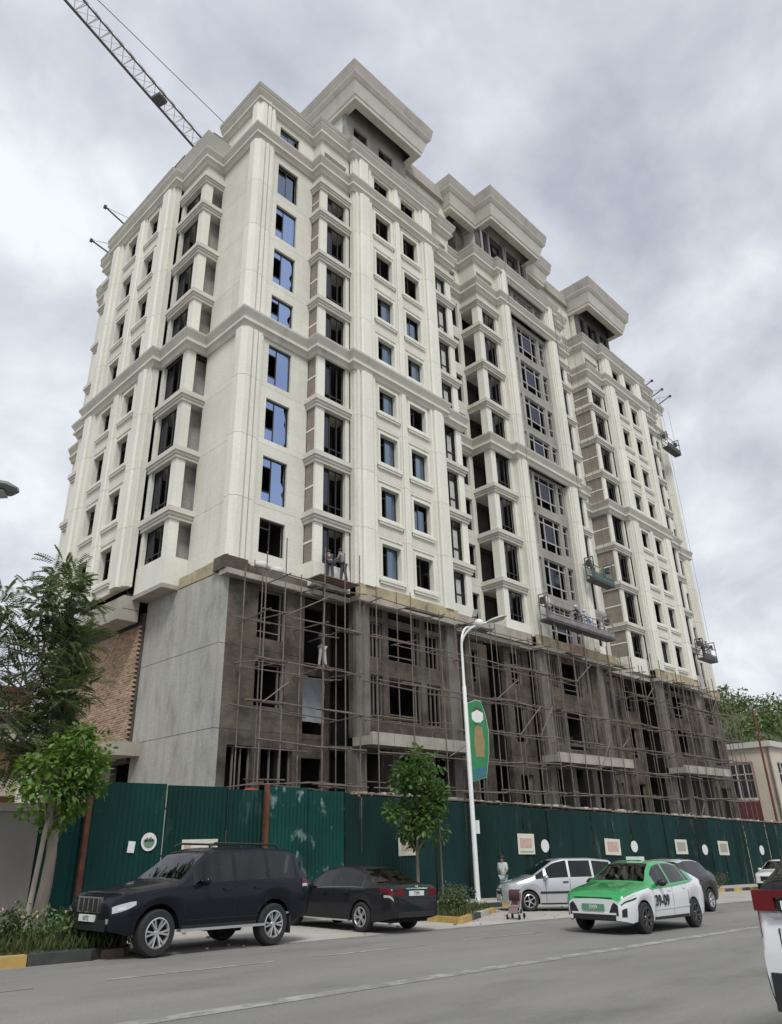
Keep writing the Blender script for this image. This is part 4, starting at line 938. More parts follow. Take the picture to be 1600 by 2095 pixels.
def street_lamp():
    x, y = 25.3, 20.2; g = G(x)+.15
    r = root('street_lamp', (x, y, g), 'white street lamp with twin curved arms and a green banner', 'street lamp')
    MB().tube([(x, y, g), (x, y, g+.5), (x, y, 5.95), (x, y, 6.0), (x, y, 7.75)], [.115, .105, .085, .06, .055], 12).build('pole', LWHITE, r, 40)
    MB().box(x+.10, x+.26, y-.12, y+.12, .05, .55).build('junction_box', LWHITE, r)
    for k, (dx, dy, h) in enumerate(((.75, -.95, 1.05), (1.35, .45, 1.2))):
        pts = [(x+dx*(1-math.cos(t)), y+dy*(1-math.cos(t)), 7.7+h*math.sin(t)) for t in [math.pi/2*j/7 for j in range(8)]]
        MB().tube(pts, [.05]*8, 8).build('arm', LWHITE, r, 60)
        lamp_head(r, pts[-1], (dx, dy, .35), 1.15)
    pb = Vector(((x+.75), y-.95, 8.75)); MB().ball((pb.x-.2, pb.y+.3, pb.z), .22, .22, .2).build('camera_dome', LWHITE, r, 180)
    MB().obox((x+1.55, y+.3, 9.6), (.35, .2, .28), (-.05, .1, 0), (-.02, -.02, .03)).build('solar_panel', LGREY, r)
    # banner: flat tapered board fixed to the right of the pole
    out = [(.10, 2.05), (.72, 2.2), (.90, 3.2), (.95, 4.1), (.86, 4.75), (.70, 5.3), (.48, 5.36), (.10, 5.22)]
    sd = Vector((.86, -.51, 0))
    def board(pts, t, name, m, off=0, par=r):
        n = Vector((-.51, -.86, 0)); mb = MB(); a = [mb.P(Vector((x, y, 0))+sd*p+Vector((0, 0, q))+n*(off+t)) for p, q in pts]; b = [mb.P(Vector((x, y, 0))+sd*p+Vector((0, 0, q))+n*off) for p, q in pts]
        mb.face(a); mb.face(b[::-1])
        for k in range(len(pts)): mb.face((a[k], b[k], b[(k+1) % len(pts)], a[(k+1) % len(pts)]))
        return mb.build(name, m, par)
    bn = board(out, .05, 'banner', BANG)
    cx, cz = .5, 3.6; rim = [(cx+(p-cx)*1.06, cz+(q-cz)*1.015) for p, q in out]; board(rim, .03, 'rim', RIMW, .006, bn)
    board([(.24, 4.55), (.40, 4.42), (.62, 4.42), (.76, 4.55), (.76, 4.82), (.5, 4.95), (.24, 4.82)], .006, 'white_emblem', WHITEP, .051, bn)
    board([(.28, 4.86), (.5, 4.98), (.74, 4.86), (.66, 5.02), (.5, 5.1), (.36, 5.02)], .006, 'brown_emblem', BROWNB, .051, bn)
    board([(.28, 4.38), (.52, 4.42), (.5, 4.36), (.36, 4.3)], .006, 'brown_emblem', BROWNB, .051, bn)
    board([(.32, 3.0), (.68, 3.0), (.74, 3.6), (.68, 4.2), (.5, 4.3), (.34, 4.2), (.27, 3.6)], .006, 'gold_field', GOLD, .051, bn)
    board([(.14, 2.1), (.70, 2.24), (.76, 2.6), (.14, 2.5)], .006, 'teal_foot', TEALB, .051, bn)
    for z in (2.62, 5.1): MB().bar((x, y, z), (x+sd.x*.8, y+sd.y*.8, z-.08), .05).build('bracket', LWHITE, r)
street_lamp()
def left_lamp():
    hx, hy, hz = 3.9, 13.3, 6.02
    r = root('street_lamp', (-1.1, 15.4, G(-1)+.13), 'grey lamp head reaching in at the left edge of the picture', 'street lamp')
    x, y = -1.1, 15.4
    MB().tube([(x, y, G(x)+.1), (x, y, 5.3)], [.11, .08], 12).build('pole', LGREY, r, 40)
    MB().tube([(x, y, 5.25), (x+.6, y-.2, 5.75), (2.85, 14.0, 6.05)], [.05, .05, .05], 8).build('arm', LGREY, r, 60)
    lamp_head(r, (2.8, 14.02, 6.05), (hx-2.8, hy-14.02, -.03), 1.6)
left_lamp()
# ================================================================== CARS
TYRE = mat('tyre_rubber', (0.022, 0.022, 0.023), 0.85); RIMM = mat('alloy_rim', (0.55, 0.56, 0.57), 0.3, metal=0.7); RIMD = mat('dark_alloy', (0.10, 0.10, 0.105), 0.35, metal=0.6)
BLK = mat('black_trim', (0.018, 0.018, 0.019), 0.5); UNDER = mat('underbody', (0.012, 0.012, 0.012), 0.9); CHROME = mat('chrome', (0.75, 0.75, 0.76), 0.12, metal=1.0)
LAMPC = mat('clear_lamp', (0.42, 0.44, 0.46), 0.12, spec=0.8, coat=1.0); LAMPR = mat('red_lamp', (0.13, 0.008, 0.012), 0.3, spec=.25, coat=.15); LAMPW = mat('bright_headlamp', (0.66, 0.68, 0.70), 0.15, coat=1.0); LAMPO = mat('amber_lamp', (0.55, 0.2, 0.03), 0.2, coat=1.0)
PLATE = mat('plate_white', (0.66, 0.67, 0.66), 0.5); PLATEG = mat('plate_green', (0.10, 0.28, 0.16), 0.5); SEAT = mat('seat_cloth', (0.05, 0.05, 0.055), 0.9)
GDARK = glass_mat('tinted_glass', (.9, .95, 1.0), 0.10); GCLEAR = glass_mat('car_glass', (.88, 1.0, .95), 0.42)
def paint(name, c, metal=0.0, rough=0.28):
    dark = max(c) < .1
    return mat(name, c, rough if not dark else .22, metal=metal*(0 if dark else 1), coat=.3 if dark else 1.0, spec=.12 if dark else .5, var=.04, vscale=1.5, stain=None if dark else ((0.30, 0.28, 0.25), 1.3, 0.66, (1, 1, 1), .10))
def lin(pts, u):
    if u <= pts[0][0]: return pts[0][1]
    for (a, b), (c, d) in zip(pts, pts[1:]):
        if u <= c: return b+(d-b)*(u-a)/max(c-a, 1e-6)
    return pts[-1][1]
def sm(pts, u, w): return sum(lin(pts, u+w*k) for k in (-1, -.5, 0, .5, 1))/5
class Car:
    def __init__(s, name, loc, heading, label, cat, D):
        s.D = D; s.L = D['L']
        M = Matrix.Rotation(SLOPE, 3, 'Y') @ Matrix.Rotation(heading, 3, 'Z')
        s.r = root(name, (loc[0], loc[1], G(loc[0])+.006+(loc[2] if len(loc) > 2 else 0)), label, cat, D.get('group', 'cars on and beside the road'), world_parts=False, rot=M.to_euler())
        s.shell(); s.wheels(); s.extras()
    def sect(s, u, arch=True):
        D = s.D; zt = sm(D['top'], u, .05); w = sm(D['w'], u, .05); zl = lin(D['sill'], u)
        if arch:
            for uw in D['wu']:
                q = abs(u-uw)
                if q < D['ra']: zl = max(zl, D['rw']+math.sqrt(max(0, D['ra']**2-q*q)))
        zr = zt-D.get('crown', .05); zb = min(sm(D['belt'], u, .1), zr-.05); zb = max(zb, zl+.05)
        gh = max(0.0, min(1.0, (zr-zb-.05)/.25)); wt = w*(1-gh)*.93+gh*sm(D['wt'], u, .1)
        f = lambda a: zl+(zb-zl)*a; b = D.get('bulge', .0)
        return [(w*.955, zl), (w*.985, f(.22)), (w*1.0, f(.5)), (w*(.995+b), f(.78)), (w*.97, zb), (w*.97+(wt-w*.97)*.06, zb+(zr-zb)*.06), (w*.97+(wt-w*.97)*.93, zb+(zr-zb)*.93), (wt*.975, zr), (wt*.86, zt-D.get('crown', .05)*.42), (wt*.45, zt-.008), (0, zt)]
    def X(s, u): return s.L/2-u
    def pt(s, u, t, side=1, off=0.0):
        def raw(u_, t_):
            S = s.sect(u_, False); k = max(0, min(len(S)-2, int(t_))); a = t_-k
            return Vector((s.X(u_), S[k][0]*(1-a)+S[k+1][0]*a, S[k][1]*(1-a)+S[k+1][1]*a))
        p = raw(u, t)
        if off:
            n = (raw(u-.02, t)-raw(u+.02, t)).cross(raw(u, t+.1)-raw(u, t-.1)) if t > .1 else Vector((0, 1, 0))
            n = n.normalized() if n.length > 0 else Vector((0, 1, 0))
            if n.y < 0 and t < 7: n = -n
            if t >= 7 and n.z < 0: n = -n
            p = p+n*off
        return (p.x, p.y*side, p.z)
    def patch(s, name, m, u0, u1, t0, t1, side=1, off=.006, parent=None, nu=6, nt=3, shape=None):
        mb = MB(); g = []
        for i in range(nu+1):
            row = []
            for j in range(nt+1):
                u = u0+(u1-u0)*i/nu; a = j/nt
                if shape: lo, hi = shape(i/nu); t = t0+(t1-t0)*(lo+(hi-lo)*a)
                else: t = t0+(t1-t0)*a
                row.append(mb.P(s.pt(u, t, side, off)))
            g.append(row)
        for i in range(nu):
            for j in range(nt): mb.face((g[i][j], g[i+1][j], g[i+1][j+1], g[i][j+1]))
        return mb.build(name, m, parent or s.r, 60)
    def shell(s):
        D = s.D; us = set(); u = 0.0
        while u < s.L: us.add(round(u, 3)); u += .07
        for uw in D['wu']:
            for k in range(-10, 11): us.add(round(uw+D['ra']*math.sin(k*math.pi/20), 3))
            us |= {round(uw-D['ra']-.004, 3), round(uw+D['ra']+.004, 3)}
        for k in ('ws', 'rw_'): us |= {round(v, 3) for v in D[k]}
        for w in D['win']: us |= {round(v, 3) for v in w}
        us |= {0.0, .02, .05, .1, s.L-.02, s.L-.05, s.L-.1, s.L}
        us = sorted(x for x in us if 0 <= x <= s.L)
        us = [x for k, x in enumerate(us) if k == 0 or x-us[k-1] > .0025]
        S = [s.sect(x) for x in us]; n = len(S[0])
        body = MB(); hood = MB(); roof = MB(); win = {}; ws = MB(); rwn = MB()
        grids = {}
        def V(mb, k, j, sd):
            key = (id(mb), k, j, sd if S[k][j][0] > 1e-6 else 1)
            if key not in grids: grids[key] = mb.P((s.X(us[k]), S[k][j][0]*sd, S[k][j][1]))
            return grids[key]
        for k in range(len(us)-1):
            um = (us[k]+us[k+1])/2
            for j in range(n-1):
                for sd in (1, -1):
                    mb = body
                    if j == 5:
                        for q, (a, b) in enumerate(D['win']):
                            if a < um < b: mb = win.setdefault((q, sd), MB())
                    if j >= 8 and D['ws'][0] < um < D['ws'][1]: mb = ws
                    elif j >= D.get('rwj', 8) and D['rw_'][0] < um < D['rw_'][1]: mb = rwn
                    elif mb is body and D.get('paint2') and j >= 4 and um < D['p2end']: mb = hood if um < D['ws'][0] else roof
                    elif mb is body and j >= 7 and um < D['ws'][0]: mb = hood
                    elif mb is body and j >= 7 and D['ws'][1] < um < D['rw_'][0]: mb = roof
                    q = (V(mb, k, j, sd), V(mb, k+1, j, sd), V(mb, k+1, j+1, sd), V(mb, k, j+1, sd))
                    mb.face(q if sd > 0 else q[::-1])
        for k in (0, len(us)-1):
            a = [V(body, k, j, 1) for j in range(n)]+[V(body, k, j, -1) for j in range(n-2, -1, -1)]; body.face(a)
        p2 = D.get('paint2', D['paint'])
        body.build('body', D['paint'], s.r, 38); hood.build('bonnet', p2, s.r, 38); roof.build('roof', p2 if D.get('paint2') else D.get('roofm', D['paint']), s.r, 38)
        ws.build('windscreen', D['glass'], s.r, 60); rwn.build('rear_window', D['glass'], s.r, 60)
        for (q, sd), mb in win.items(): mb.build('side_window', D['glass'], s.r, 60)
        fl = MB(); wv = max(y for _, y in D['w'])
        fl.box(-s.L/2+.25, s.L/2-.25, -wv*.70, wv*.70, lin(D['sill'], s.L/2)+.0, D['rw']*1.35); fl.build('underbody', UNDER, s.r)
        zc = D['rw']*1.35
        for x in D.get('seats', ()):
            hs = (max(z for _, z in D['top'])-.16-zc)
            for y in (-.36, .36):
                m = MB(); m.box(x-.28, x+.25, y-.25, y+.25, zc, zc+.28*hs); m.obox((x-.3, y, zc+.45*hs), (.07, 0, .0), (0, .24, 0), (-.1, 0, .34*hs)); m.box(x-.45, x-.33, y-.12, y+.12, zc+.8*hs, zc+.98*hs); m.build('seat', SEAT, s.r)
        xd = s.X(D['ws'][0]+.25); MB().box(xd-.25, xd+.2, -wv*.8, wv*.8, zc, lin(D['belt'], D['ws'][0])-.05).build('dashboard', SEAT, s.r)
    def wheels(s):
        D = s.D; r = D['rw']; wv = max(y for _, y in D['w']); W = D.get('tw', .23); rr = r*D.get('rimf', .68)
        me = s.__class__.WC.get(D['wk']) if hasattr(s.__class__, 'WC') else None
        ty = MB().lathe([(rr-.01, -W/2+.02), (rr+.01, -W/2), (r-.03, -W/2), (r, -W/2+.035), (r, W/2-.035), (r-.03, W/2), (rr+.01, W/2), (rr-.01, W/2-.02), (rr-.02, 0), (rr-.01, -W/2+.02)], 32).mesh('wheel', TYRE, 40)
        rim = MB(); rim.lathe([(rr, W/2-.005), (rr-.018, W/2+.004), (rr-.03, W/2-.02), (rr-.04, W/2-.07)], 32)
        dk = MB().lathe([(0.001, W/2-.09), (rr-.03, W/2-.085)], 24).mesh('brake_disc', UNDER)
        ns = D.get('spokes', 6); pr = D.get('pair', .11)
        for k in range(ns):
            for q in ((-pr, pr) if pr else (0,)):
                a0 = 2*math.pi*k/ns; a1 = a0+q
                p = Vector((math.cos(a0+q*.35)*.05, W/2-.035, math.sin(a0+q*.35)*.05)); e = Vector((math.cos(a1)*(rr-.015), W/2-.012, math.sin(a1)*(rr-.015)))
                rim.bar(p, e, D.get('sw', .038), .03)
        rim.lathe([(0.001, W/2-.012), (.05, W/2-.014), (.065, W/2-.035)], 16)
        rm = rim.mesh('rim', D.get('rimm', RIMM))
        for uw in D['wu']:
            for sd in (1, -1):
                o = place(ty, 'wheel', s.r, (s.X(uw), sd*(wv-W/2-.015), r), 0 if sd > 0 else math.pi)
                for m_, nm in ((rm, 'rim'), (dk, 'brake_disc')):
                    c = bpy.data.objects.new(nm, m_); C.objects.link(c); c.parent = o
    def extras(s):
        D = s.D; r = s.r; wv = max(y for _, y in D['w'])
        for (a, b) in D['win']:
            pass
        for u in D.get('seams', ()):
            for sd in (1, -1): s.patch('door_seam', UNDER, u-.006, u+.006, .15, 4.0, sd, .003, nu=1, nt=10)
        for u in D.get('pillars', ()):
            for sd in (1, -1): s.patch('pillar_trim', BLK, u-.05, u+.05, 5.0, 6.0, sd, .004, nu=1, nt=4)
        for u in D.get('handles', ()):
            for sd in (1, -1): s.patch('door_handle', D.get('handlem', D['paint']), u, u+.2, 3.25, 3.5, sd, .03, nu=3, nt=1)
        um = D['ws'][0]+.42
        for sd in (1, -1):
            p = s.pt(um, 4.6, sd, .13); MB().ball(p, .085, .13, .085, 12, 8).build('mirror', D.get('mirm', D['paint']), r, 180)
        for a in D.get('patches', ()):
            nm, m, u0, u1, t0, t1, off = a[:7]
            for sd in (1, -1): s.patch(nm, m, u0, u1, t0, t1, sd, off, shape=a[7] if len(a) > 7 else None)
        xf, xr = s.L/2, -s.L/2
        for a in D.get('front', ()):
            nm, m, y0, y1, z0, z1, th = a[:7]; MB().box(xf-.03+(a[7] if len(a) > 7 else 0), xf+th, y0, y1, z0, z1).build(nm, m, r)
        for a in D.get('rear', ()):
            nm, m, y0, y1, z0, z1, th = a[:7]; MB().box(xr-th, xr+.03-(a[7] if len(a) > 7 else 0), y0, y1, z0, z1).build(nm, m, r)
def text(body, size, m, parent, loc, cols, name='lettering', extr=.002, sx=1.0, bold=.0):
    cu = bpy.data.curves.new(name, 'FONT'); cu.body = body; cu.size = size; cu.extrude = extr; cu.align_x = 'CENTER'; cu.align_y = 'CENTER'; cu.offset = bold
    o = bpy.data.objects.new(name, cu); C.objects.link(o); dg = bpy.context.evaluated_depsgraph_get()
    me = bpy.data.meshes.new_from_object(o.evaluated_get(dg)); me.materials.clear(); me.materials.append(m); bpy.data.objects.remove(o)
    o = bpy.data.objects.new(name, me); C.objects.link(o); o.parent = parent
    X, Y, Z = [Vector(c) for c in cols]
    o.matrix_local = Matrix(((X.x*sx, Y.x, Z.x, loc[0]), (X.y*sx, Y.y, Z.y, loc[1]), (X.z*sx, Y.z, Z.z, loc[2]), (0, 0, 0, 1)))
    return o
LEFTSIDE = ((-1, 0, 0), (0, 0, 1), (0, 1, 0)); RIGHTSIDE = ((1, 0, 0), (0, 0, 1), (0, -1, 0)); FRONTF = ((0, 1, 0), (0, 0, 1), (1, 0, 0)); REARF = ((0, -1, 0), (0, 0, 1), (-1, 0, 0))
def lower(fr): return (0.0, 1.0)
# ---- black off-road car
PB = paint('blue_black_paint', (0.008, 0.011, 0.016))
SUV = dict(L=4.76, paint=PB, glass=GDARK, rw=.385, ra=.47, wu=(.90, 3.69), wk='suv', tw=.26, spokes=6, pair=.17, sw=.045, rimf=.66,
    top=[(0, .86), (.04, .97), (.14, 1.06), (.5, 1.13), (1.2, 1.21), (1.34, 1.24), (2.0, 1.75), (2.25, 1.82), (3.1, 1.855), (4.1, 1.83), (4.42, 1.77), (4.62, 1.36), (4.72, 1.1), (4.76, .95)],
    belt=[(0, .82), (.4, .96), (1.3, 1.14), (2.5, 1.18), (3.6, 1.2), (4.76, 1.22)], sill=[(0, .46), (.35, .36), (.5, .4), (4.2, .4), (4.5, .5), (4.76, .55)],
    w=[(0, .70), (.06, .78), (.2, .86), (.5, .925), (1.1, .94), (3.8, .94), (4.45, .91), (4.7, .86), (4.76, .80)], wt=[(0, .8), (1.4, .80), (2.1, .70), (3.2, .715), (4.3, .69), (4.76, .74)],
    ws=(1.38, 2.06), rw_=(4.44, 4.63), win=[(1.62, 2.56), (2.66, 3.44), (3.53, 4.26)], seams=(1.42, 2.61, 3.42), handles=(2.3, 3.1), seats=(.15, -.75), crown=.06, bulge=.006,
    patches=[('headlight', LAMPC, .03, .40, 2.75, 4.0, .010, lambda f: (0.05+.35*f*f, 1-.25*f*f)), ('lamp_trim', CHROME, .10, .22, 3.0, 3.5, .014), ('hood_edge', PB, .5, 1.3, 4.0, 4.3, .006), ('tail_light', LAMPR, 4.46, 4.73, 3.5, 4.6, .01), ('tail_light', LAMPC, 4.46, 4.72, 3.1, 3.45, .012),
        ('wheel_arch_trim', PB, .36, .42, .2, 2.2, .012), ('sill_trim', BLK, 1.4, 3.2, .02, .5, .01), ('body_crease', BLK, 1.45, 3.25, .95, 1.02, .004)],
    front=[('grille', CHROME, -.40, .40, .72, .98, .022), ('grille_opening', BLK, -.38, .38, .74, .955, .028), ('bumper_intake', BLK, -.62, .62, .44, .62, .01), ('number_plate', PLATE, -.26, .26, .58, .69, .04), ('fog_light', LAMPC, .60, .70, .56, .64, .0, -.06), ('fog_light', LAMPC, -.70, -.60, .56, .64, .0, -.06)],
    rear=[('number_plate', PLATE, -.26, .26, .78, .9, .02), ('rear_bumper_step', BLK, -.7, .7, .55, .68, .05)])
c = Car('off_road_car', (9.25, 14.78), math.pi+.07, 'black off-road car with roof rails and silver side step parked at the kerb', 'car', SUV)
for x in (-.34, -.17, 0, .17, .34): MB().box(2.38+.02, 2.38+.034, x-.016, x+.016, .745, .95).build('grille_bar', CHROME, c.r)
text('0372', .10, BLK, c.r, (2.38+.043, 0, .632), FRONTF, 'plate_lettering')
for sd in (1, -1):
    MB().box(-1.05, 1.0, sd*.88-.07, sd*.88+.07, .375, .42).build('side_step', RIMM, c.r)
    MB().tube([(-1.55, sd*.62, 1.835), (-1.45, sd*.62, 1.90), (.15, sd*.62, 1.905), (.3, sd*.62, 1.84)], .022, 8).build('roof_rail', BLK, c.r, 60)
    MB().box(-1.78, -1.74, sd*.80-.14, sd*.80+.12, .2, .52).build('mud_flap', BLK, c.r)
MB().box(-.95, -.35, -.5, .3, .26, .5).build('fuel_tank', UNDER, c.r)
WHT = mat('windscreen_glare', (.6, .6, .58), .7); MB().obox((.78, .05, 1.235), (.16, 0, .02), (.02, .45, 0), (0, 0, .004)).build('windscreen_glare', WHT, c.r)  # pale sheet put in for the whitish reflections on the windscreen
# ---- dark saloon, nose to the hoarding
PG = paint('charcoal_paint', (0.020, 0.020, 0.024), .3)
SEDAN = dict(L=4.82, paint=PG, glass=GDARK, rw=.325, ra=.385, wu=(.96, 3.735), wk='sedan', tw=.22, spokes=5, pair=.16, sw=.04,
    top=[(0, .62), (.05, .72), (.3, .82), (1.2, .96), (1.35, .98), (2.15, 1.41), (2.6, 1.465), (3.2, 1.45), (3.5, 1.40), (4.22, 1.08), (4.45, 1.07), (4.74, 1.05), (4.79, .98), (4.82, .85)],
    belt=[(0, .58), (.5, .74), (1.35, .90), (3.6, .96), (4.82, .98)], sill=[(0, .28), (.4, .2), (.6, .22), (4.2, .22), (4.5, .28), (4.82, .34)],
    w=[(0, .62), (.06, .70), (.25, .81), (.6, .89), (1.1, .91), (3.9, .91), (4.5, .87), (4.76, .80), (4.82, .74)], wt=[(0, .7), (1.4, .76), (2.2, .60), (3.3, .60), (4.2, .70), (4.82, .72)],
    ws=(1.40, 2.14), rw_=(3.50, 4.20), win=[(1.75, 2.55), (2.65, 3.40), (3.45, 3.75)], seams=(1.48, 2.6, 3.45), handles=(2.3, 3.15), seats=(.12, -.55), handlem=CHROME, bulge=.004,
    patches=[('tail_light', LAMPR, 4.42, 4.78, 3.05, 4.1, .008, lambda f: (.5-.5*f, 1)), ('tail_light', LAMPC, 4.55, 4.80, 2.75, 3.05, .010), ('headlight', LAMPC, .03, .5, 3.0, 4.0, .008), ('window_trim', CHROME, 1.6, 3.85, 4.85, 5.0, .006), ('sill_trim', CHROME, 1.5, 3.3, .0, .22, .012)],
    rear=[('number_plate', PLATE, -.26, .26, .80, .91, .012), ('boot_trim', CHROME, -.38, .38, .945, .975, .014), ('tail_light', LAMPR, .44, .70, .80, .95, .006), ('tail_light', LAMPR, -.70, -.44, .80, .95, .006), ('bumper_lower', BLK, -.62, .62, .34, .46, .008), ('boot_seam', UNDER, -.7, .7, .735, .745, .004), ('badge', CHROME, -.05, .05, .985, 1.03, .012)],
    front=[('grille', BLK, -.4, .4, .42, .6, .01)])
c = Car('saloon_car', (14.88, 16.2), math.pi/2-.02, 'charcoal saloon car parked nose-in behind the black off-road car', 'car', SEDAN)
text('7290', .10, BLK, c.r, (-2.41-.014, 0, .855), REARF, 'plate_lettering')
# ---- green and white taxi
PW = paint('white_paint', (0.70, 0.71, 0.72)); PGR = paint('taxi_green_paint', (0.012, 0.30, 0.075))
TAXI = dict(L=4.55, paint=PW, paint2=PGR, p2end=3.75, glass=GCLEAR, rw=.335, ra=.385, wu=(.90, 3.66), wk='taxi', tw=.22, spokes=5, pair=.2, sw=.05, rimm=RIMD,
    top=[(0, .72), (.04, .82), (.15, .90), (.5, .99), (1.1, 1.08), (1.25, 1.10), (1.95, 1.53), (2.4, 1.605), (2.9, 1.60), (3.4, 1.53), (4.15, 1.20), (4.4, 1.14), (4.52, 1.0), (4.55, .8)],
    belt=[(0, .78), (.3, .86), (1.2, .98), (2.5, 1.03), (3.6, 1.10), (4.55, 1.1)], sill=[(0, .30), (.35, .24), (.5, .27), (4.0, .27), (4.3, .32), (4.55, .4)],
    w=[(0, .66), (.05, .74), (.2, .83), (.5, .90), (1.0, .925), (3.7, .925), (4.25, .89), (4.5, .80), (4.55, .72)], wt=[(0, .7), (1.3, .77), (2.0, .62), (3.0, .62), (3.8, .64), (4.55, .7)],
    ws=(1.30, 1.98), rw_=(3.45, 4.12), win=[(1.62, 2.36), (2.44, 3.30), (3.34, 3.58)], seams=(1.36, 2.40, 3.30), handles=(2.1, 2.98), handlem=PW, seats=(.15, -.70), mirm=BLK, bulge=.008,
    patches=[('headlight', LAMPW, .03, .46, 3.25, 4.02, .013, lambda f: (.30+.3*f, 1)), ('headlight_trim', BLK, .04, .50, 3.0, 3.28, .006), ('green_stripe', PGR, 1.2, 3.6, 3.66, 4.02, .005, lambda f: (0.35*f, 1)), ('wheel_arch_trim', PW, .45, .5, .2, 2, .004), ('tail_light', LAMPR, 4.2, 4.53, 3.4, 4.1, .008), ('sill_trim', BLK, 1.32, 3.24, .0, .42, .010), ('door_crease', PW, 1.4, 3.3, 1.3, 1.5, .012), ('side_intake', BLK, .05, .16, .9, 2.2, .007)],
    front=[('number_plate', PLATEG, -.30, .30, .50, .64, .03), ('bumper_intake', BLK, -.58, .58, .30, .42, .008), ('nose_trim', CHROME, -.52, .52, .775, .785, .006), ('bumper_lip', PW, -.6, .6, .42, .46, .014)],
    rear=[('number_plate', PLATE, -.26, .26, .7, .82, .015), ('tail_light', LAMPR, -.68, .68, .9, .95, .008)])
c = Car('taxi', (19.95, 10.58), math.pi, 'white taxi with green bonnet and roof and a number on its door', 'taxi', TAXI)
text('39-09', .33, BLK, c.r, (.52, .944, .68), LEFTSIDE, 'door_number', .003, 1.0, .008); text('39-09', .30, BLK, c.r, (.47, -.944, .66), RIGHTSIDE, 'door_number', .003, 1.0, .012)
text('3909', .12, PLATE, c.r, (2.275+.032, 0, .57), FRONTF, 'plate_lettering')
MB().box(-.25, .0, -.2, .2, 1.595, 1.68).build('roof_sign', WHITEP, c.r)
for sd in (1, -1):
    mb = MB(); pts = [(.40, .44), (.655, .40), (.655, .62), (.56, .68), (.50, .62)]; a = [mb.P((2.275+.007, sd*y, z)) for y, z in pts]; b = [mb.P((2.25, sd*y, z)) for y, z in pts]; mb.face(a); mb.face(b[::-1])
    for k in range(5): mb.face((a[k], b[k], b[(k+1) % 5], a[(k+1) % 5]))
    mb.build('side_intake', BLK, c.r)
# ---- silver people carrier
PS = paint('silver_paint', (0.50, 0.52, 0.54), .35, .3)
VAN = dict(L=4.32, paint=PS, glass=GCLEAR, rw=.31, ra=.37, wu=(.86, 3.55), wk='van', tw=.2, spokes=5, pair=0, sw=.085,
    top=[(0, .68), (.05, .78), (.2, .88), (.9, 1.06), (1.0, 1.10), (1.8, 1.58), (2.2, 1.67), (3.2, 1.68), (3.95, 1.62), (4.22, 1.2), (4.3, .95), (4.32, .8)],
    belt=[(0, .68), (.4, .82), (1.1, .98), (2.5, 1.02), (4.32, 1.06)], sill=[(0, .26), (.4, .2), (3.9, .22), (4.32, .32)],
    w=[(0, .42), (.06, .56), (.2, .70), (.45, .80), (.8, .86), (3.8, .87), (4.2, .82), (4.32, .74)], wt=[(0, .7), (1.1, .76), (2, .64), (4.0, .63), (4.32, .7)],
    ws=(1.04, 1.82), rw_=(3.97, 4.22), win=[(1.12, 1.42), (1.52, 2.30), (2.38, 3.16), (3.24, 3.88)], seams=(1.46, 2.34, 3.2), handles=(2.08, 2.92), handlem=BLK, seats=(.25, -.6), mirm=PS,
    patches=[('side_strip', BLK, 1.25, 3.1, 1.75, 2.05, .012), ('headlight', LAMPC, .04, .42, 3.0, 3.95, .008), ('tail_light', LAMPR, 4.0, 4.26, 3.0, 4.2, .008), ('sill_trim', BLK, 1.25, 3.15, 0, .3, .008)],
    front=[('grille', BLK, -.3, .3, .5, .6, .008), ('number_plate', PLATE, -.26, .26, .34, .45, .015)], rear=[('number_plate', PLATE, -.26, .26, .7, .82, .015)])
Car('people_carrier', (25.1, 16.36), R(140.5), 'silver people carrier parked by the hoarding behind the taxi', 'car', VAN)
# ---- dark car following the taxi, white car far right, car cut by the right edge
PD = paint('dark_grey_paint', (0.028, 0.030, 0.033), .4)
XUV = dict(SUV, L=4.6, paint=PD, glass=GDARK, roofm=PS, rw=.35, ra=.41, wu=(.9, 3.62), wk='xuv', rimm=RIMM, spokes=5,  # silver roof colour stands in for the sky reflected on dark paint
    top=[(0, .75), (.05, .86), (.2, .95), (1.0, 1.08), (1.15, 1.10), (1.9, 1.56), (2.3, 1.64), (3.2, 1.64), (3.7, 1.57), (4.2, 1.22), (4.45, 1.1), (4.56, 1.0), (4.6, .85)],
    belt=[(0, .74), (.4, .86), (1.2, 1.0), (2.6, 1.05), (4.6, 1.12)], sill=[(0, .4), (.35, .3), (4.1, .32), (4.6, .45)],
    w=[(0, .68), (.06, .75), (.2, .84), (.6, .91), (3.8, .92), (4.3, .88), (4.55, .8), (4.6, .74)], wt=[(0, .7), (1.2, .76), (2, .63), (3.6, .63), (4.6, .68)],
    ws=(1.2, 1.92), rw_=(3.72, 4.18), win=[(1.5, 2.36), (2.44, 3.25), (3.3, 3.75)], seams=(1.3, 2.4, 3.3), handles=(2.1, 2.95), seats=(.1, -.7),
    patches=[('headlight', LAMPC, .04, .46, 3.2, 4.0, .009), ('tail_light', LAMPR, 4.3, 4.57, 3.3, 4.1, .009), ('roof_trim', PS, 1.95, 4.2, 6.4, 7.0, .012), ('sill_trim', BLK, 1.35, 3.2, 0, .4, .01)],  # pale strip along the roof edge is the same painted sky reflection
    front=[('grille', BLK, -.45, .45, .5, .75, .012), ('number_plate', PLATE, -.26, .26, .45, .56, .02)], rear=[('number_plate', PLATE, -.26, .26, .75, .87, .015)])
Car('estate_car', (26.75, 13.0), math.pi, 'dark grey car with sky sheen painted on its roof half hidden behind the taxi', 'car', XUV)
Car('white_car', (51.0, 17.45), math.pi, 'small white car far down the street at the right edge', 'car', dict(XUV, paint=PW, roofm=PW, glass=GCLEAR, wk='x2', rimm=RIMD, patches=XUV['patches'][:2]+XUV['patches'][3:]))
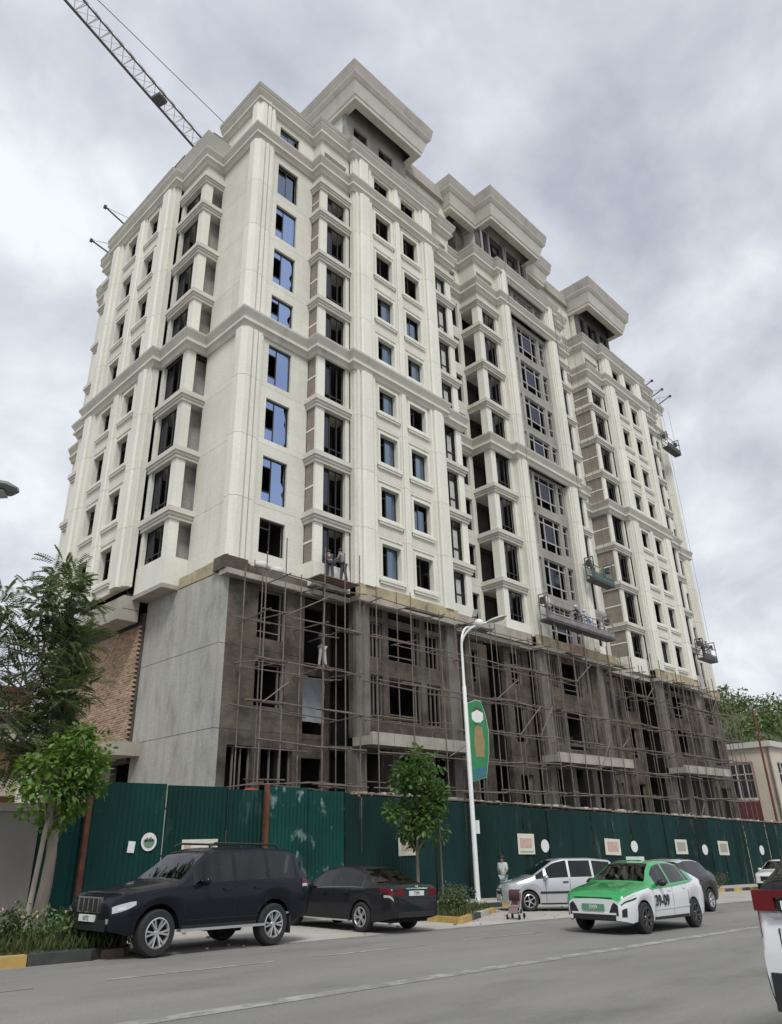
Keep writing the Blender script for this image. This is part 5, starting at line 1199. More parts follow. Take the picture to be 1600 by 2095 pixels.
NEAR = dict(SUV, L=4.55, rwj=6, paint=PW, glass=GDARK, rw=.35, ra=.42, wu=(.9, 3.6), wk='near',
    top=[(0, .8), (.05, .9), (.2, 1.0), (1.0, 1.12), (1.15, 1.14), (1.9, 1.62), (2.3, 1.72), (3.6, 1.79), (4.0, 1.75), (4.34, 1.48), (4.48, 1.39), (4.54, 1.1), (4.55, .8)],
    belt=[(0, .8), (.4, .92), (1.2, 1.04), (2.6, 1.1), (4.55, 1.22)], sill=[(0, .4), (.35, .34), (4.1, .34), (4.35, .36), (4.55, .42)],
    w=[(0, .7), (.06, .78), (.2, .86), (.6, .92), (3.8, .925), (4.3, .90), (4.48, .87), (4.55, .83)], wt=[(0, .7), (1.2, .78), (2, .68), (4.1, .66), (4.4, .78), (4.55, .82)],
    ws=(1.2, 1.92), rw_=(4.02, 4.475), win=[(1.5, 2.3), (2.4, 3.2), (3.28, 3.9)], seams=(1.3, 2.35, 3.25), handles=(2.0, 2.9), seats=(),
    patches=[('tail_light', LAMPR, 4.36, 4.54, 3.85, 4.6, .012), ('headlight', LAMPC, .04, .46, 3.2, 4.0, .009), ('rear_bumper', BLK, 4.0, 4.53, 0, 1.5, .012)],
    rear=[('tail_light', LAMPR, .66, .85, 1.16, 1.335, .016, -.12), ('tail_light', LAMPR, -.85, -.66, 1.16, 1.335, .016, -.12), ('light_bar', LAMPR, -.658, .658, 1.275, 1.335, .018, -.12), ('plate_recess', UNDER, -.638, .638, 1.16, 1.262, .006, -.12), ('reversing_light', PLATE, .3, .6, 1.175, 1.25, .012, -.1), ('reversing_light', PLATE, -.6, -.3, 1.175, 1.25, .012, -.1),
        ('chrome_strip', CHROME, -.72, .72, 1.11, 1.145, .016, -.1), ('tailgate_seam', UNDER, .655, .665, .62, 1.02, .004), ('rear_bumper', BLK, -.80, .80, .36, .66, .03), ('bumper_insert', UNDER, -.62, .62, .46, .63, .05)], front=[('grille', BLK, -.4, .4, .5, .75, .012)])
c = Car('hatchback_car', (10.3, 2.23), 0.0, 'white car with red tail lights cut off by the right edge of the picture', 'car', NEAR)
text('TYUA', .085, BLK, c.r, (-2.275-.005, .42, .82), REARF, 'badge_lettering')
PUSHXY = (20.3, 14.8); WOMXY = (26.6, 19.85)
# ================================================================== PEOPLE
def skin(name, verts, edges, radii, m, parent, sub=1):
    me = bpy.data.meshes.new('tmp'); me.from_pydata(verts, edges, []); o = bpy.data.objects.new('tmp', me); C.objects.link(o)
    sk = o.modifiers.new('s', 'SKIN'); sk.use_smooth_shade = True
    if sub: ss = o.modifiers.new('u', 'SUBSURF'); ss.levels = sub; ss.render_levels = sub
    for k, rr in enumerate(radii):
        d = me.skin_vertices[0].data[k]; d.radius = rr if hasattr(rr, '__len__') else (rr, rr); d.use_root = (k == 0)
    dg = bpy.context.evaluated_depsgraph_get(); res = bpy.data.meshes.new_from_object(o.evaluated_get(dg)); bpy.data.objects.remove(o)
    res.name = name; res.materials.clear(); res.materials.append(m); res.polygons.foreach_set('use_smooth', [True]*len(res.polygons))
    return place(res, name, parent)
SKINM = mat('skin', (0.34, 0.20, 0.14), 0.6); HAIRB = mat('black_hair', (0.012, 0.011, 0.012), 0.5); SHOE = mat('dark_shoe', (0.03, 0.03, 0.03), 0.7)
def cloth(n, c): return mat(n, c, 0.9, .12, 6)
def person(loc, rz, h, label, top, legs, hair='short', lean=0.0, arms=((.1, .1), (.1, .1)), stride=.0, helmet=None, sleeve=True, group=None, crouch=0.0):
    """faces local -Y; arms: (forward swing of upper arm, extra elbow bend) in radians"""
    k = h/1.72; r = root('person', loc, label, 'person', group, world_parts=False, rot=(0, 0, rz))
    S = lambda x, y, z: (x*k, y*k, z*k)
    cl, sl = math.cos(lean), math.sin(lean); hip = .93-crouch*.4
    def T_(x, y, z): dz = z-.93; return S(x, y*cl-dz*sl, hip+dz*cl+y*sl*0)   # torso leans forward about the hips
    J = {}
    J['pel'] = S(0, 0, hip); J['wa'] = T_(0, 0, 1.08); J['ch'] = T_(0, 0, 1.30); J['nk'] = T_(0, -.01, 1.475); J['hd0'] = T_(0, -.02, 1.56); J['hd'] = T_(0, -.03, 1.64); J['hd1'] = T_(0, -.02, 1.70); J['nose'] = T_(0, -.125, 1.60)
    for q, sd in (('l', 1), ('r', -1)):
        up, bend = arms[0 if sd > 0 else 1]
        J['sh'+q] = T_(.17*sd, 0, 1.42)
        el = (.21*sd, -.28*math.sin(up), 1.42-.28*math.cos(up)); a2 = up+bend; wr = (el[0]-.01*sd, el[1]-.25*math.sin(a2), el[2]-.25*math.cos(a2)); pm = (wr[0], wr[1]-.07*math.sin(a2), wr[2]-.07*math.cos(a2))
        J['el'+q] = T_(*el); J['wr'+q] = T_(*wr); J['pm'+q] = T_(*pm)
        for f, (o, ln) in enumerate(((-.028, .075), (-.01, .085), (.009, .08), (.027, .062))):
            m1 = (pm[0]+.3*o*sd, pm[1]+o-ln*.5*math.sin(a2), pm[2]-ln*.5*math.cos(a2)); m2 = (m1[0]-.012*sd, m1[1]-ln*.5*math.sin(a2+.4), m1[2]-ln*.5*math.cos(a2+.4)); J['f%d1%s' % (f, q)] = T_(*m1); J['f%d2%s' % (f, q)] = T_(*m2)
        J['th'+q] = T_(wr[0]-.02*sd, wr[1]-.035-.05*math.sin(a2), wr[2]-.06*math.cos(a2)+.0)
        st = stride*sd
        J['hp'+q] = S(.09*sd, 0, hip-.05); J['kn'+q] = S(.10*sd, -.5*st*.9-crouch*.32, .50-crouch*.08); J['an'+q] = S(.10*sd, -st+ (.05 if st < 0 else 0), .09); J['to'+q] = S(.11*sd, -st-.16+(.05 if st < 0 else 0), .035)
    rad = dict(pel=.12, wa=.115, ch=.13, nk=.052, hd0=.075, hd=.088, hd1=.07, nose=.014)
    for q in 'lr':
        rad.update({'sh'+q: .06, 'el'+q: .042, 'wr'+q: .029, 'pm'+q: .034, 'th'+q: .011, 'hp'+q: .09, 'kn'+q: .058, 'an'+q: .04, 'to'+q: .036})
        for f in range(4): rad.update({'f%d1%s' % (f, q): .0105, 'f%d2%s' % (f, q): .009})
    E = [('pel', 'wa'), ('wa', 'ch'), ('ch', 'nk'), ('nk', 'hd0'), ('hd0', 'hd'), ('hd', 'hd1'), ('hd', 'nose')]
    for q in 'lr':
        E += [('ch', 'sh'+q), ('sh'+q, 'el'+q), ('el'+q, 'wr'+q), ('wr'+q, 'pm'+q), ('wr'+q, 'th'+q), ('pel', 'hp'+q), ('hp'+q, 'kn'+q), ('kn'+q, 'an'+q), ('an'+q, 'to'+q)]
        for f in range(4): E += [('pm'+q, 'f%d1%s' % (f, q)), ('f%d1%s' % (f, q), 'f%d2%s' % (f, q))]
    def mk(name, keys, m, grow=0.0, scale=None):
        ks = [x for x in J if x in keys]; ks.sort(key=lambda x: x != keys[0]); ix = {x: n for n, x in enumerate(ks)}
        skin(name, [J[x] for x in ks], [(ix[a], ix[b]) for a, b in E if a in ix and b in ix], [(rad[x]*k+grow)*(scale or {}).get(x, 1) for x in ks], m, r)
    mk('body', ['pel']+[x for x in J if x != 'pel'], SKINM)
    shirt = ['ch', 'pel', 'wa', 'nk', 'shl', 'shr', 'ell', 'elr']+(['wrl', 'wrr'] if sleeve else [])
    mk('shirt', shirt, top, .016, {'nk': .9})
    mk('trousers', ['pel', 'hpl', 'hpr', 'knl', 'knr', 'anl', 'anr'], legs, .018)
    for q in 'lr': MB().obox((Vector(J['an'+q])+Vector(J['to'+q]))/2-Vector((0, 0, .015*k)), (.045*k, 0, 0), (0, .13*k, 0), (0, 0, .042*k)).build('shoe', SHOE, r)
    hc = Vector(J['hd']); 
    for sx in (-.032, .032): MB().ball((hc.x+sx*k, hc.y-.088*k*cl, hc.z-.0*k), .013*k, .01*k, .009*k, 8, 5).build('eye', HAIRB, r)
    if helmet: MB().ball((hc.x, hc.y, hc.z+.05*k), .125*k, .14*k, .105*k, 14, 8).build('helmet', helmet, r, 180)
    elif hair == 'short': MB().ball((hc.x, hc.y+.02*k, hc.z+.035*k), .104*k, .108*k, .10*k, 14, 8).build('hair', HAIRB, r, 180)
    else:
        mb = MB(); mb.ball((hc.x, hc.y+.025*k, hc.z+.03*k), .115*k, .118*k, .11*k, 14, 8); mb.ball((hc.x, hc.y+.09*k, hc.z-.14*k), .115*k, .07*k, .22*k, 14, 8); mb.build('hair', HAIRB, r, 180)
    return r
TEE = cloth('pale_tee', (0.50, 0.55, 0.54)); JEAN = cloth('pale_jeans', (0.30, 0.40, 0.42)); NAVY = cloth('navy_work_jacket', (0.02, 0.03, 0.07)); WHITET = cloth('white_work_trousers', (0.60, 0.61, 0.62))
LBL = cloth('light_blue_overalls', (0.42, 0.48, 0.62)); GRYC = cloth('grey_overalls', (0.22, 0.21, 0.22)); DRK = cloth('dark_overalls', (0.05, 0.05, 0.07)); PINKC = cloth('pink_fabric', (0.42, 0.28, 0.28)); REDC = cloth('dark_red_fabric', (0.15, 0.03, 0.05))
HELW = mat('white_helmet', (0.62, 0.63, 0.64), 0.4); HELY = mat('yellow_helmet', (0.55, 0.36, 0.05), 0.4)
yw = WOMXY[1]; person((WOMXY[0], yw, G(WOMXY[0])+.155), R(-70), 1.58, 'woman with long black hair in a pale top walking along the hoarding', TEE, JEAN, 'long', .06, ((.35, .9), (-.2, .3)), .22, sleeve=False)
WG = 'construction workers on the tower'
person((21.15, 24.9, 7.0), R(180), 1.72, 'worker in navy jacket and white trousers standing in the dark podium opening', NAVY, WHITET, 'short', .15, ((1.0, .5), (1.2, .4)), .1, group=WG)
person((20.55, 23.75, 10.675), R(150), 1.72, 'worker in dark clothes bending on top of the corner scaffold', DRK, DRK, 'short', .6, ((.9, .3), (.7, .5)), .12, group=WG)
person((21.25, 23.6, 10.675), R(200), 1.70, 'worker in grey clothes beside the bending worker on the corner scaffold', GRYC, DRK, 'short', .25, ((.5, .8), (.9, .5)), .08, group=WG)
person((42.2, 22.95, 11.70), R(170), 1.72, 'worker in light blue overalls leaning near the right end of the long cradle', LBL, LBL, 'short', .45, ((1.2, .3), (1.1, .4)), .15, helmet=HELW, group=WG)
person((41.1, 22.95, 11.70), R(190), 1.72, 'worker in navy and grey next to the light blue worker in the long cradle', NAVY, GRYC, 'short', .3, ((1.3, .2), (.9, .5)), .1, helmet=HELW, group=WG)
person((37.4, 22.95, 11.70), R(170), 1.72, 'worker in white at the left end of the long cradle', WHITET, GRYC, 'short', .1, ((.9, .7), (.6, .6)), .05, helmet=HELW, group=WG)
person((43.9, 23.05, 15.75), R(180), 1.72, 'worker in grey overalls in the short green cradle', GRYC, GRYC, 'short', .2, ((1.0, .6), (.8, .6)), .05, helmet=HELW, group=WG)
person((61.0, 23.2, 12.85), R(180), 1.72, 'worker in dark overalls at the left of the right-hand cradle', DRK, DRK, 'short', .2, ((1.0, .6), (.8, .6)), .05, group=WG)
person((62.2, 23.2, 12.85), R(170), 1.72, 'worker in pale clothes at the right of the right-hand cradle', GRYC, WHITET, 'short', .2, ((1.0, .6), (.8, .6)), .05, helmet=HELW, group=WG)
PINKC = cloth('dusty_pink_fabric', (0.24, 0.165, 0.165)); REDC = cloth('dark_hood_fabric', (0.07, 0.025, 0.035))
# ---- pushchair at the kerb in front of the silver people carrier
def pushchair():
    x, y = PUSHXY; g = G(x)+.005
    r = root('pushchair', (x, y, g), 'small dusty pink pushchair with dark hood standing on the paving by the yellow kerb corner', 'pushchair', world_parts=False, rot=(0, 0, .3)); r.scale = (.74, .74, .74)
    fr = MB(); 
    for s in (-.22, .22):
        fr.tube([(-.32, s, .1), (.05, s, .55), (.42, s, 1.02)], .014, 6); fr.tube([(.30, s, .1), (.05, s, .55)], .014, 6); fr.tube([(-.30, s, .30), (.1, s, .42)], .012, 6)
    fr.tube([(.42, -.22, 1.02), (.42, .22, 1.02)], .018, 6); fr.build('frame', RIMM, r)
    mb = MB(); mb.obox((-.02, 0, .46), (.24, 0, .03), (0, .2, 0), (-.01, 0, .03)); mb.obox((.22, 0, .68), (.08, 0, .22), (0, .2, 0), (-.03, 0, .012)); mb.obox((-.26, 0, .36), (.03, 0, .12), (0, .19, 0), (.02, 0, .01)); mb.build('seat', PINKC, r)
    mb = MB(); n = 7; prev = None
    for k in range(n):
        t = math.pi*.05+k*math.pi*.62/(n-1); p = [mb.P((.28-.34*math.sin(t)*1.0, sy, .72+.34*math.cos(t-.35))) for sy in (-.23, .23)]
        if prev: mb.face((prev[0], prev[1], p[1], p[0]))
        prev = p
    mb.build('hood', REDC, r)
    mb = MB(); mb.obox((.1, 0, .26), (.16, 0, 0), (0, .18, 0), (0, 0, .07)); mb.build('basket', DRK, r)
    for px in (-.32, .30):
        for s in (-.25, .25): MB().lathe([(.06, -.02), (.1, -.022), (.1, .022), (.06, .02), (.001, 0)], 16).build('wheel', TYRE, r, 40, (px, s, .1))
pushchair()
# ================================================================== TREES, SHRUBS, FLOWERS
BARK = mat('grey_bark', (0.20, 0.175, 0.145), 0.95, .3, 4, .4, 25, stretch=(1, 1, .25)); BARKP = mat('pale_bark', (0.27, 0.235, 0.20), 0.95, .3, 4, .3, 25, stretch=(1, 1, .25))
def leafmat(name, c, tr=0.35, isl=.4):
    m = mat(name, c, 0.55, island=isl, var=.18, vscale=.9)
    nt = m.node_tree; N = nt.nodes; p = N['Principled BSDF']; out = N['Material Output']; t = N.new('ShaderNodeBsdfTranslucent'); t.inputs[0].default_value = (c[0]*1.3, c[1]*1.4, c[2]*.7, 1)
    mx = N.new('ShaderNodeMixShader'); mx.inputs[0].default_value = tr; nt.links.new(p.outputs[0], mx.inputs[1]); nt.links.new(t.outputs[0], mx.inputs[2]); nt.links.new(mx.outputs[0], out.inputs[0]); return m
LEAFB = leafmat('bright_leaf', (0.11, 0.195, 0.036)); LEAFD = leafmat('dark_leaf', (0.080, 0.112, 0.062), .25); LEAFA = leafmat('olive_leaf', (0.125, 0.16, 0.085), .35); LEAFM = leafmat('mid_leaf', (0.078, 0.15, 0.038)); LEAFH = leafmat('hill_leaf', (0.095, 0.14, 0.042), .2)
SHRUBL = leafmat('shrub_leaf', (0.055, 0.085, 0.028), .25); GRASSL = leafmat('grass_blade', (0.085, 0.105, 0.035), .25); FLOW = mat('pale_flower', (0.42, 0.36, 0.25), .8, island=.3); FLOP = mat('pink_flower', (0.40, 0.16, 0.16), .8, island=.3)
def rv(rn): 
    while True:
        v = Vector((rn.uniform(-1, 1), rn.uniform(-1, 1), rn.uniform(-1, 1)))
        if .05 < v.length < 1: return v
def leaf(mb, c, d, n, l, w):
    d = d.normalized(); s = d.cross(n); s = s.normalized() if s.length > 1e-4 else d.orthogonal().normalized(); u = s.cross(d)
    c = Vector(c); a = mb.P(c); b = mb.P(c+d*l*.5+s*w*.5+u*l*.06); e = mb.P(c+d*l-u*l*.05); f = mb.P(c+d*l*.5-s*w*.5+u*l*.06)
    mb.face((a, b, e)); mb.face((a, e, f))
def tree(name, base, trunk, limbs, clumps, label, lm, bark, rn, kind='broad', size=.13, per=40, cr=.35, group='street trees'):
    r = root(name, base, label, 'tree', group)
    tm = MB(); tm.tube([p for p, _ in trunk], [q for _, q in trunk], 9); t = tm.build('trunk', bark, r, 60)
    lm_ = MB()
    for pts, r0, r1 in limbs:
        n = len(pts); lm_.tube(pts, [r0+(r1-r0)*k/(n-1) for k in range(n)], 6)
    lm_.build('limbs', bark, r, 60)
    mb = MB()
    for c, rr in clumps:
        c = Vector(c)
        if kind == 'broad':
            for k in range(per):
                p = c+rv(rn)*rr; out = (p-c)+Vector((0, 0, -.12))*1.0
                leaf(mb, p, out.normalized()*.8+rv(rn)*.7, Vector((0, 0, 1))+rv(rn)*.7, size*rn.uniform(.7, 1.3), size*rn.uniform(.55, .8))
        else:
            for k in range(per):
                p = c+rv(rn)*rr*.6; d = ((p-c).normalized()+rv(rn)*.5+Vector((0, 0, .15))).normalized(); L = rn.uniform(.32, .6); nn = (Vector((0, 0, 1))+rv(rn)*.4).normalized(); s = d.cross(nn).normalized()
                for q in range(8):
                    t_ = (q+1)/8; pp = p+d*L*t_+Vector((0, 0, -.22*L*t_*t_)); ll = size*(1.0-.35*abs(t_-.5))
                    leaf(mb, pp, s+d*.45+Vector((0, 0, -.25)), nn, ll, ll*.36); leaf(mb, pp, -s+d*.45+Vector((0, 0, -.25)), nn, ll, ll*.36)
    mb.build('crown', lm, r)
    return r
def ell_clumps(rn, c, rx, ry, rz, n, r0, r1, shell=.45, keep=None):
    res = []
    while len(res) < n:
        v = rv(rn)
        if v.length < shell: continue
        p = (c[0]+v.x*rx, c[1]+v.y*ry, c[2]+v.z*rz)
        if keep and not keep(v): continue
        res.append((p, rn.uniform(r0, r1)))
    return res
def limbs_to(rn, start, clumps, n, r0=.035, r1=.008):
    out = []
    for k in range(n):
        c = Vector(rn.choice(clumps)[0]); s = Vector(start); m = s.lerp(c, .5)+rv(rn)*.15+Vector((0, 0, .12)); out.append(([s, m, c], r0, r1))
    return out
def street_maple():
    rn = random.Random(5); x, y = 7.02, 17.55; g = G(x)+.15
    cl = ell_clumps(rn, (x+.22, y-.1, 1.42), .86, .86, 1.18, 52, .14, .36, .2, lambda v: v.z > -.95 and math.hypot(v.x-.12*math.sin(5*v.z), v.y) < .5+.5*min(1, v.z+.95))
    tree('maple_tree', (x, y, g), [((x-.08, y, g-.1), .07), ((x-.02, y, g+.8), .055), ((x+.05, y, .3), .05), ((x+.2, y-.05, 1.9), .02)], limbs_to(rn, (x+.08, y, .35), cl, 14), cl, 'small tree with dense bright green leaves and slim pale trunk left of the black car', LEAFB, BARKP, rn, size=.155, per=58)
street_maple()
def ailanthus():
    rn = random.Random(8); x, y = 8.55, 20.3; g = G(x)+.15
    cs = []
    for c, rr in (((7.65, 20.4, 6.6), (.9, 1.0, .8)), ((6.5, 20.2, 5.4), (1.3, 1.1, .75)), ((5.2, 20, 4.3), (1.1, 1, .6)), ((8.0, 20.4, 5.2), (.75, 1.0, .75)), ((7.3, 20.3, 3.9), (1.6, 1.2, .9)), ((8.3, 20.6, 3.9), (.5, .8, .55)), ((5.7, 20.1, 2.9), (1.3, 1, .6)), ((8.0, 20.4, 2.5), (.7, .8, .55)), ((7.6, 20.2, 2.2), (1.3, 1, .55))):
        cs += ell_clumps(rn, c, *rr, 15, .45, .6, .25)
    limbs = []
    hub = (8.35, 20.3, .9)
    limbs.append(([(x-.1, y, .1), (8.6, 20.4, 1.4), (8.55, 20.4, 2.6), (8.5, 20.5, 3.9)], .085, .02))
    limbs.append(([hub, (8.2, 20.3, 3.0), (8.0, 20.4, 5.0), (7.9, 20.4, 6.9)], .09, .015))
    limbs.append(([(8.2, 20.3, 2.2), (7.2, 20.2, 3.6), (6.4, 20.2, 5.2)], .05, .012)); limbs.append(([(8.25, 20.3, 1.6), (6.8, 20.1, 2.8), (5.2, 20, 4.2)], .05, .012))
    for s in ((8.2, 20.3, 3.0), (7.2, 20.2, 3.6), (8.05, 20.4, 4.6), (6.8, 20.1, 2.8)): limbs += limbs_to(rn, s, cs, 9, .025, .006)
    tree('ailanthus_tree', (x, y, g), [((x-.25, y, g-.1), .17), ((x-.15, y, g+.9), .15), ((8.42, y, -.2), .13), (hub, .10)], limbs, cs, 'tall sparse tree with feathery dark leaves and forked trunk at the left', LEAFA, BARK, rn, 'pinnate', .185, 12)
ailanthus()
def street_tree():
    rn = random.Random(12); x, y = 20.55, 18.95; g = G(x)+.14
    cl = ell_clumps(rn, (20.7, 18.95, 1.3), 1.15, 1.1, 1.65, 66, .2, .42, .2, lambda v: math.hypot(v.x-.2*math.sin(4*v.z), v.y) < .95-.35*abs(v.z))
    tree('street_tree', (x, y, g), [((x, y, g-.1), .06), ((x-.02, y, -.6), .05), ((x+.1, y, 2.4), .02)], limbs_to(rn, (x, y, -.5), cl, 14), cl, 'slim street tree with mid green crown between the saloon car and lamp post', LEAFM, BARK, rn, size=.2, per=50)
    x = 22.2; y = 19.3; g = G(x)+.14
    r = root('tree_stake', (x, y, g), 'thin bare grey stake right of the slim street tree', 'stake'); MB().tube([(x, y, g-.1), (x-.03, y, .6), (x-.02, y, 1.25)], [.035, .03, .024], 7).build('stake', BARK, r, 60)
street_tree()
def shrub(x, y, h, w, label, m, rn, n=9, per=40, size=.10, flowers=None, group='low shrubs along the kerb'):
    g = G(x)+.13; r = root('shrub', (x, y, g), label, 'shrub', group); mb = MB(); st = MB()
    for k in range(n):
        c = Vector((x+rn.uniform(-w, w)*.7, y+rn.uniform(-w, w)*.6, g+h*rn.uniform(.35, .8)))
        st.tube([(x+rn.uniform(-.1, .1), y, g-.02), c], [.012, .005], 5)
        for q in range(per):
            p = c+rv(rn)*w*.45; leaf(mb, (p.x, p.y, max(p.z, g+.02)), rv(rn)+Vector((0, 0, .5)), Vector((0, 0, 1))+rv(rn), size*rn.uniform(.6, 1.3), size*.55)
    st.build('stems', BARK, r); mb.build('foliage', m, r)
    if flowers:
        fb = MB()
        for q in range(flowers[1]):
            p = Vector((x+rn.uniform(-w, w), y+rn.uniform(-w, w), g+h*rn.uniform(.5, 1.05)))
            for t in range(4): leaf(fb, p, rv(rn)+Vector((0, 0, .8)), Vector((0, 0, 1)), .07, .05)
        fb.build('blossoms', flowers[0], r)
rn = random.Random(31)
shrub(4.9, 15.1, .55, .5, 'low green shrub with pale blossoms at the left edge of the bed', SHRUBL, rn, flowers=(FLOW, 22))
shrub(5.7, 15.4, .7, .5, 'low shrub in the flower bed in front of the forked tree', SHRUBL, rn, flowers=(FLOW, 16))
shrub(6.45, 15.3, .6, .48, 'leafy shrub with a few blossoms below the slim pale trunk', LEAFM, rn, flowers=(FLOW, 14))
shrub(7.25, 15.5, .75, .45, 'taller shrub close to the nose of the black off-road car', SHRUBL, rn)
shrub(6.0, 19.6, 1.5, .8, 'dark bush against the grey wall beside the forked trunk', LEAFD, rn, 14, 50, .13)
shrub(18.6, 15.9, .5, .45, 'low weedy shrub on the corner of the painted kerb', SHRUBL, rn, flowers=(FLOP, 10))
shrub(19.5, 16.6, .45, .4, 'small shrub between two yellow kerb stones', SHRUBL, rn)
shrub(17.4, 19.5, .9, .6, 'pinkish weeds behind the tail of the saloon car', SHRUBL, rn, flowers=(FLOP, 26))
shrub(21.5, 17.8, .55, .6, 'dark low shrub left of the pushchair', LEAFD, rn, 12)
shrub(23.4, 19.9, .75, .6, 'dark shrub at the foot of the lamp post', LEAFD, rn, 12)
shrub(43.5, 19.6, .9, .8, 'reddish shrub beyond the taxi near the right edge', SHRUBL, rn, flowers=(FLOP, 40))
shrub(46.3, 19.5, .8, .7, 'green shrub just left of the small white car', SHRUBL, rn, flowers=(FLOP, 20))
def grass(name, x0, x1, y0, y1, n, h, label, ok=lambda x, y: True):
    mb = MB(); rn = random.Random(3)
    for k in range(n):
        x, y = rn.uniform(x0, x1), rn.uniform(y0, y1)
        if not ok(x, y): continue
        g = G(x)+.12; d = Vector((rn.uniform(-.5, .5), rn.uniform(-.5, .5), 1)); leaf(mb, (x, y, g), d, Vector((rn.uniform(-1, 1), rn.uniform(-1, 1), .1)), h*rn.uniform(.4, 1.2), .03)
    tag(mb.build(name, GRASSL), label, 'grass', kind='stuff')
grass('grass', -2, 7.9, 14.5, 16.9, 6000, .32, 'weedy grass filling the planting bed at the left')
grass('grass', 17.9, 22.2, 15, 18.9, 2600, .25, 'weedy grass behind the painted kerb', lambda x, y: y > 15.1+(x-17.9)*.5)
def litter():
    rn = random.Random(2); mb = MB()
    for k in range(90):
        x = rn.uniform(8.5, 30); y = rn.uniform(14.2, 18.2); s = rn.uniform(.012, .05); mb.obox((x, y, G(x)+.01+s*.4), (s, rn.uniform(-s, s)*.5, 0), (0, s*.7, 0), (0, 0, s*.4))
    tag(mb.build('gravel_bits', RUB), 'small stones and dirt scattered over the pale parking bay', 'gravel', kind='stuff')
litter()
# ================================================================== NEIGHBOURS
WALLG = mat('grey_plaster_wall', (0.225, 0.215, 0.195), 0.92, .2, .7, .3, 10, stain=((0.12, 0.115, 0.105), .8, .55, (1, 1, .4), .55))
w = root('plaster_wall', (0, 21.4, G(0)), 'grey plastered boundary wall at the left behind the forked tree', 'wall')
for k in range(6):
    x0 = -12+k*3.4; MB().box(x0+.006, x0+3.394, 21.3, 21.6, G(x0)-.2, .86).build('wall_panel', WALLG, w); MB().box(x0+.006, x0+3.394, 21.2, 21.7, .862, 1.06).build('coping', LEDGE, w)
OCH = mat('ochre_plaster', (0.42, 0.30, 0.17), 0.9, .2, .5); CREAM = mat('cream_plaster', (0.54, 0.49, 0.40), 0.9, .12, .4, stain=((0.3, 0.26, 0.2), .5, .58, (1, 1, .3), .5)); MARO = mat('maroon_panel', (0.125, 0.028, 0.035), 0.7, .15, 1); WFR = mat('white_window_frame', (0.52, 0.50, 0.47), 0.6); PINKF = mat('pinkish_window_surround', (0.34, 0.20, 0.17), 0.8)
def house_window(b, tf, u, d, z, w_, h, n=3, sur=None, low=.3):
    f = MB(tf); t = .09
    f.box(u, u+w_, d-.05, d+.05, z, z+t); f.box(u, u+w_, d-.05, d+.05, z+h-t, z+h)
    for k in range(n+1): x = u+(w_-t)*k/n; f.box(x, x+t, d-.048, d+.048, z+t, z+h-t)
    f.box(u+t, u+w_-t, d-.04, d+.04, z+h*.68, z+h*.68+t)
    o = f.build('window', WFR, b); MB(tf).box(u+t, u+w_-t, d+.06, d+.075, z+t, z+h-t).build('pane', DGLASS, o)
    if sur:
        s = MB(tf); q = .16; s.box(u-q, u-.003, d-.09, d+.02, z-q, z+h+q); s.box(u+w_+.003, u+w_+q, d-.09, d+.02, z-q, z+h+q); s.box(u, u+w_, d-.09, d+.02, z+h+.003, z+h+q); s.build('window_surround', sur, b)
def wall_with(b, tf, u0, u1, d, z0, z1, ops, m, name='wall'):
    mb = MB(tf); cur = u0
    for a, bb, c, e in sorted(ops):
        mb.box(cur, a, d, d+.3, z0, z1); mb.box(a, bb, d, d+.3, z0, c); mb.box(a, bb, d, d+.3, e, z1); cur = bb
    mb.box(cur, u1, d, d+.3, z0, z1); mb.build(name, m, b)
# left: ochre block beyond the hoarding
b = root('ochre_house', (10, 48, G(10)), 'ochre apartment house glimpsed through the leaves at the far left', 'building')
ops = [(x, x+1.5, z, z+1.6) for x in (5,) for z in (.6, 3.7)]
ops2 = []
for z0 in (-1.2, 2.6, 5.6):
    o_ = [(x, x+1.5, z0+1.1, z0+2.5) for x in (5.5, 8.5, 11.5, 14.5)]; wall_with(b, front, 4, 18, 48, z0, z0+(3.8 if z0 < 0 else 3.0), o_, OCH)
    for o in o_: house_window(b, front, o[0], 48.12, o[2], 1.5, o[3]-o[2], 2)
    MB().box(13.6, 17.0, 46.9, 47.99, z0+.1, z0+1.0).build('balcony', CREAM, b)
MB().box(4, 18, 48.31, 60, -2, 8.6).build('rear_block', OCH, b); MB().box(3.6, 18.4, 47.6, 60.4, 8.61, 8.95).build('roof', MARO, b)
# right: cream house with red panels
b = root('cream_house', (80, 26, G(80)), 'cream two storey house with a maroon panel under its window at the far right', 'building')
def side(u, d, z): return (d, -u, z)
wall_with(b, side, -40, -26, 80, -5, 7.3, [(-31.2, -28.0, 2.6, 5.9)], CREAM); house_window(b, side, -31.2, 80.08, 2.6, 3.2, 3.3, 4, PINKF)
MB(side).box(-31.3, -27.9, 79.9, 79.997, .35, 2.42).build('maroon_panel', MARO, b); MB(side).box(-31.5, -27.7, 79.85, 79.997, .05, .33).build('sill', WFR, b)
wall_with(b, front, 80.31, 100, 26, -5, 7.3, [(81.3, 84.3, 2.4, 5.9), (86.5, 89.5, 2.4, 5.9), (92, 95, 2.4, 5.9)], CREAM)
for x in (81.3, 86.5, 92): house_window(b, front, x, 26.08, 2.4, 3.0, 3.5, 3, WFR)
MB().box(79.7, 100.3, 25.7, 40.3, 7.31, 7.85).build('parapet', WFR, b); MB().box(80.3, 100, 26.31, 40, -5, 7.2).build('rear_block', CREAM, b)
MB(side).box(-26.25, -26.1, 79.86, 79.99, -4, 7.2).build('downpipe', STEEL, b)
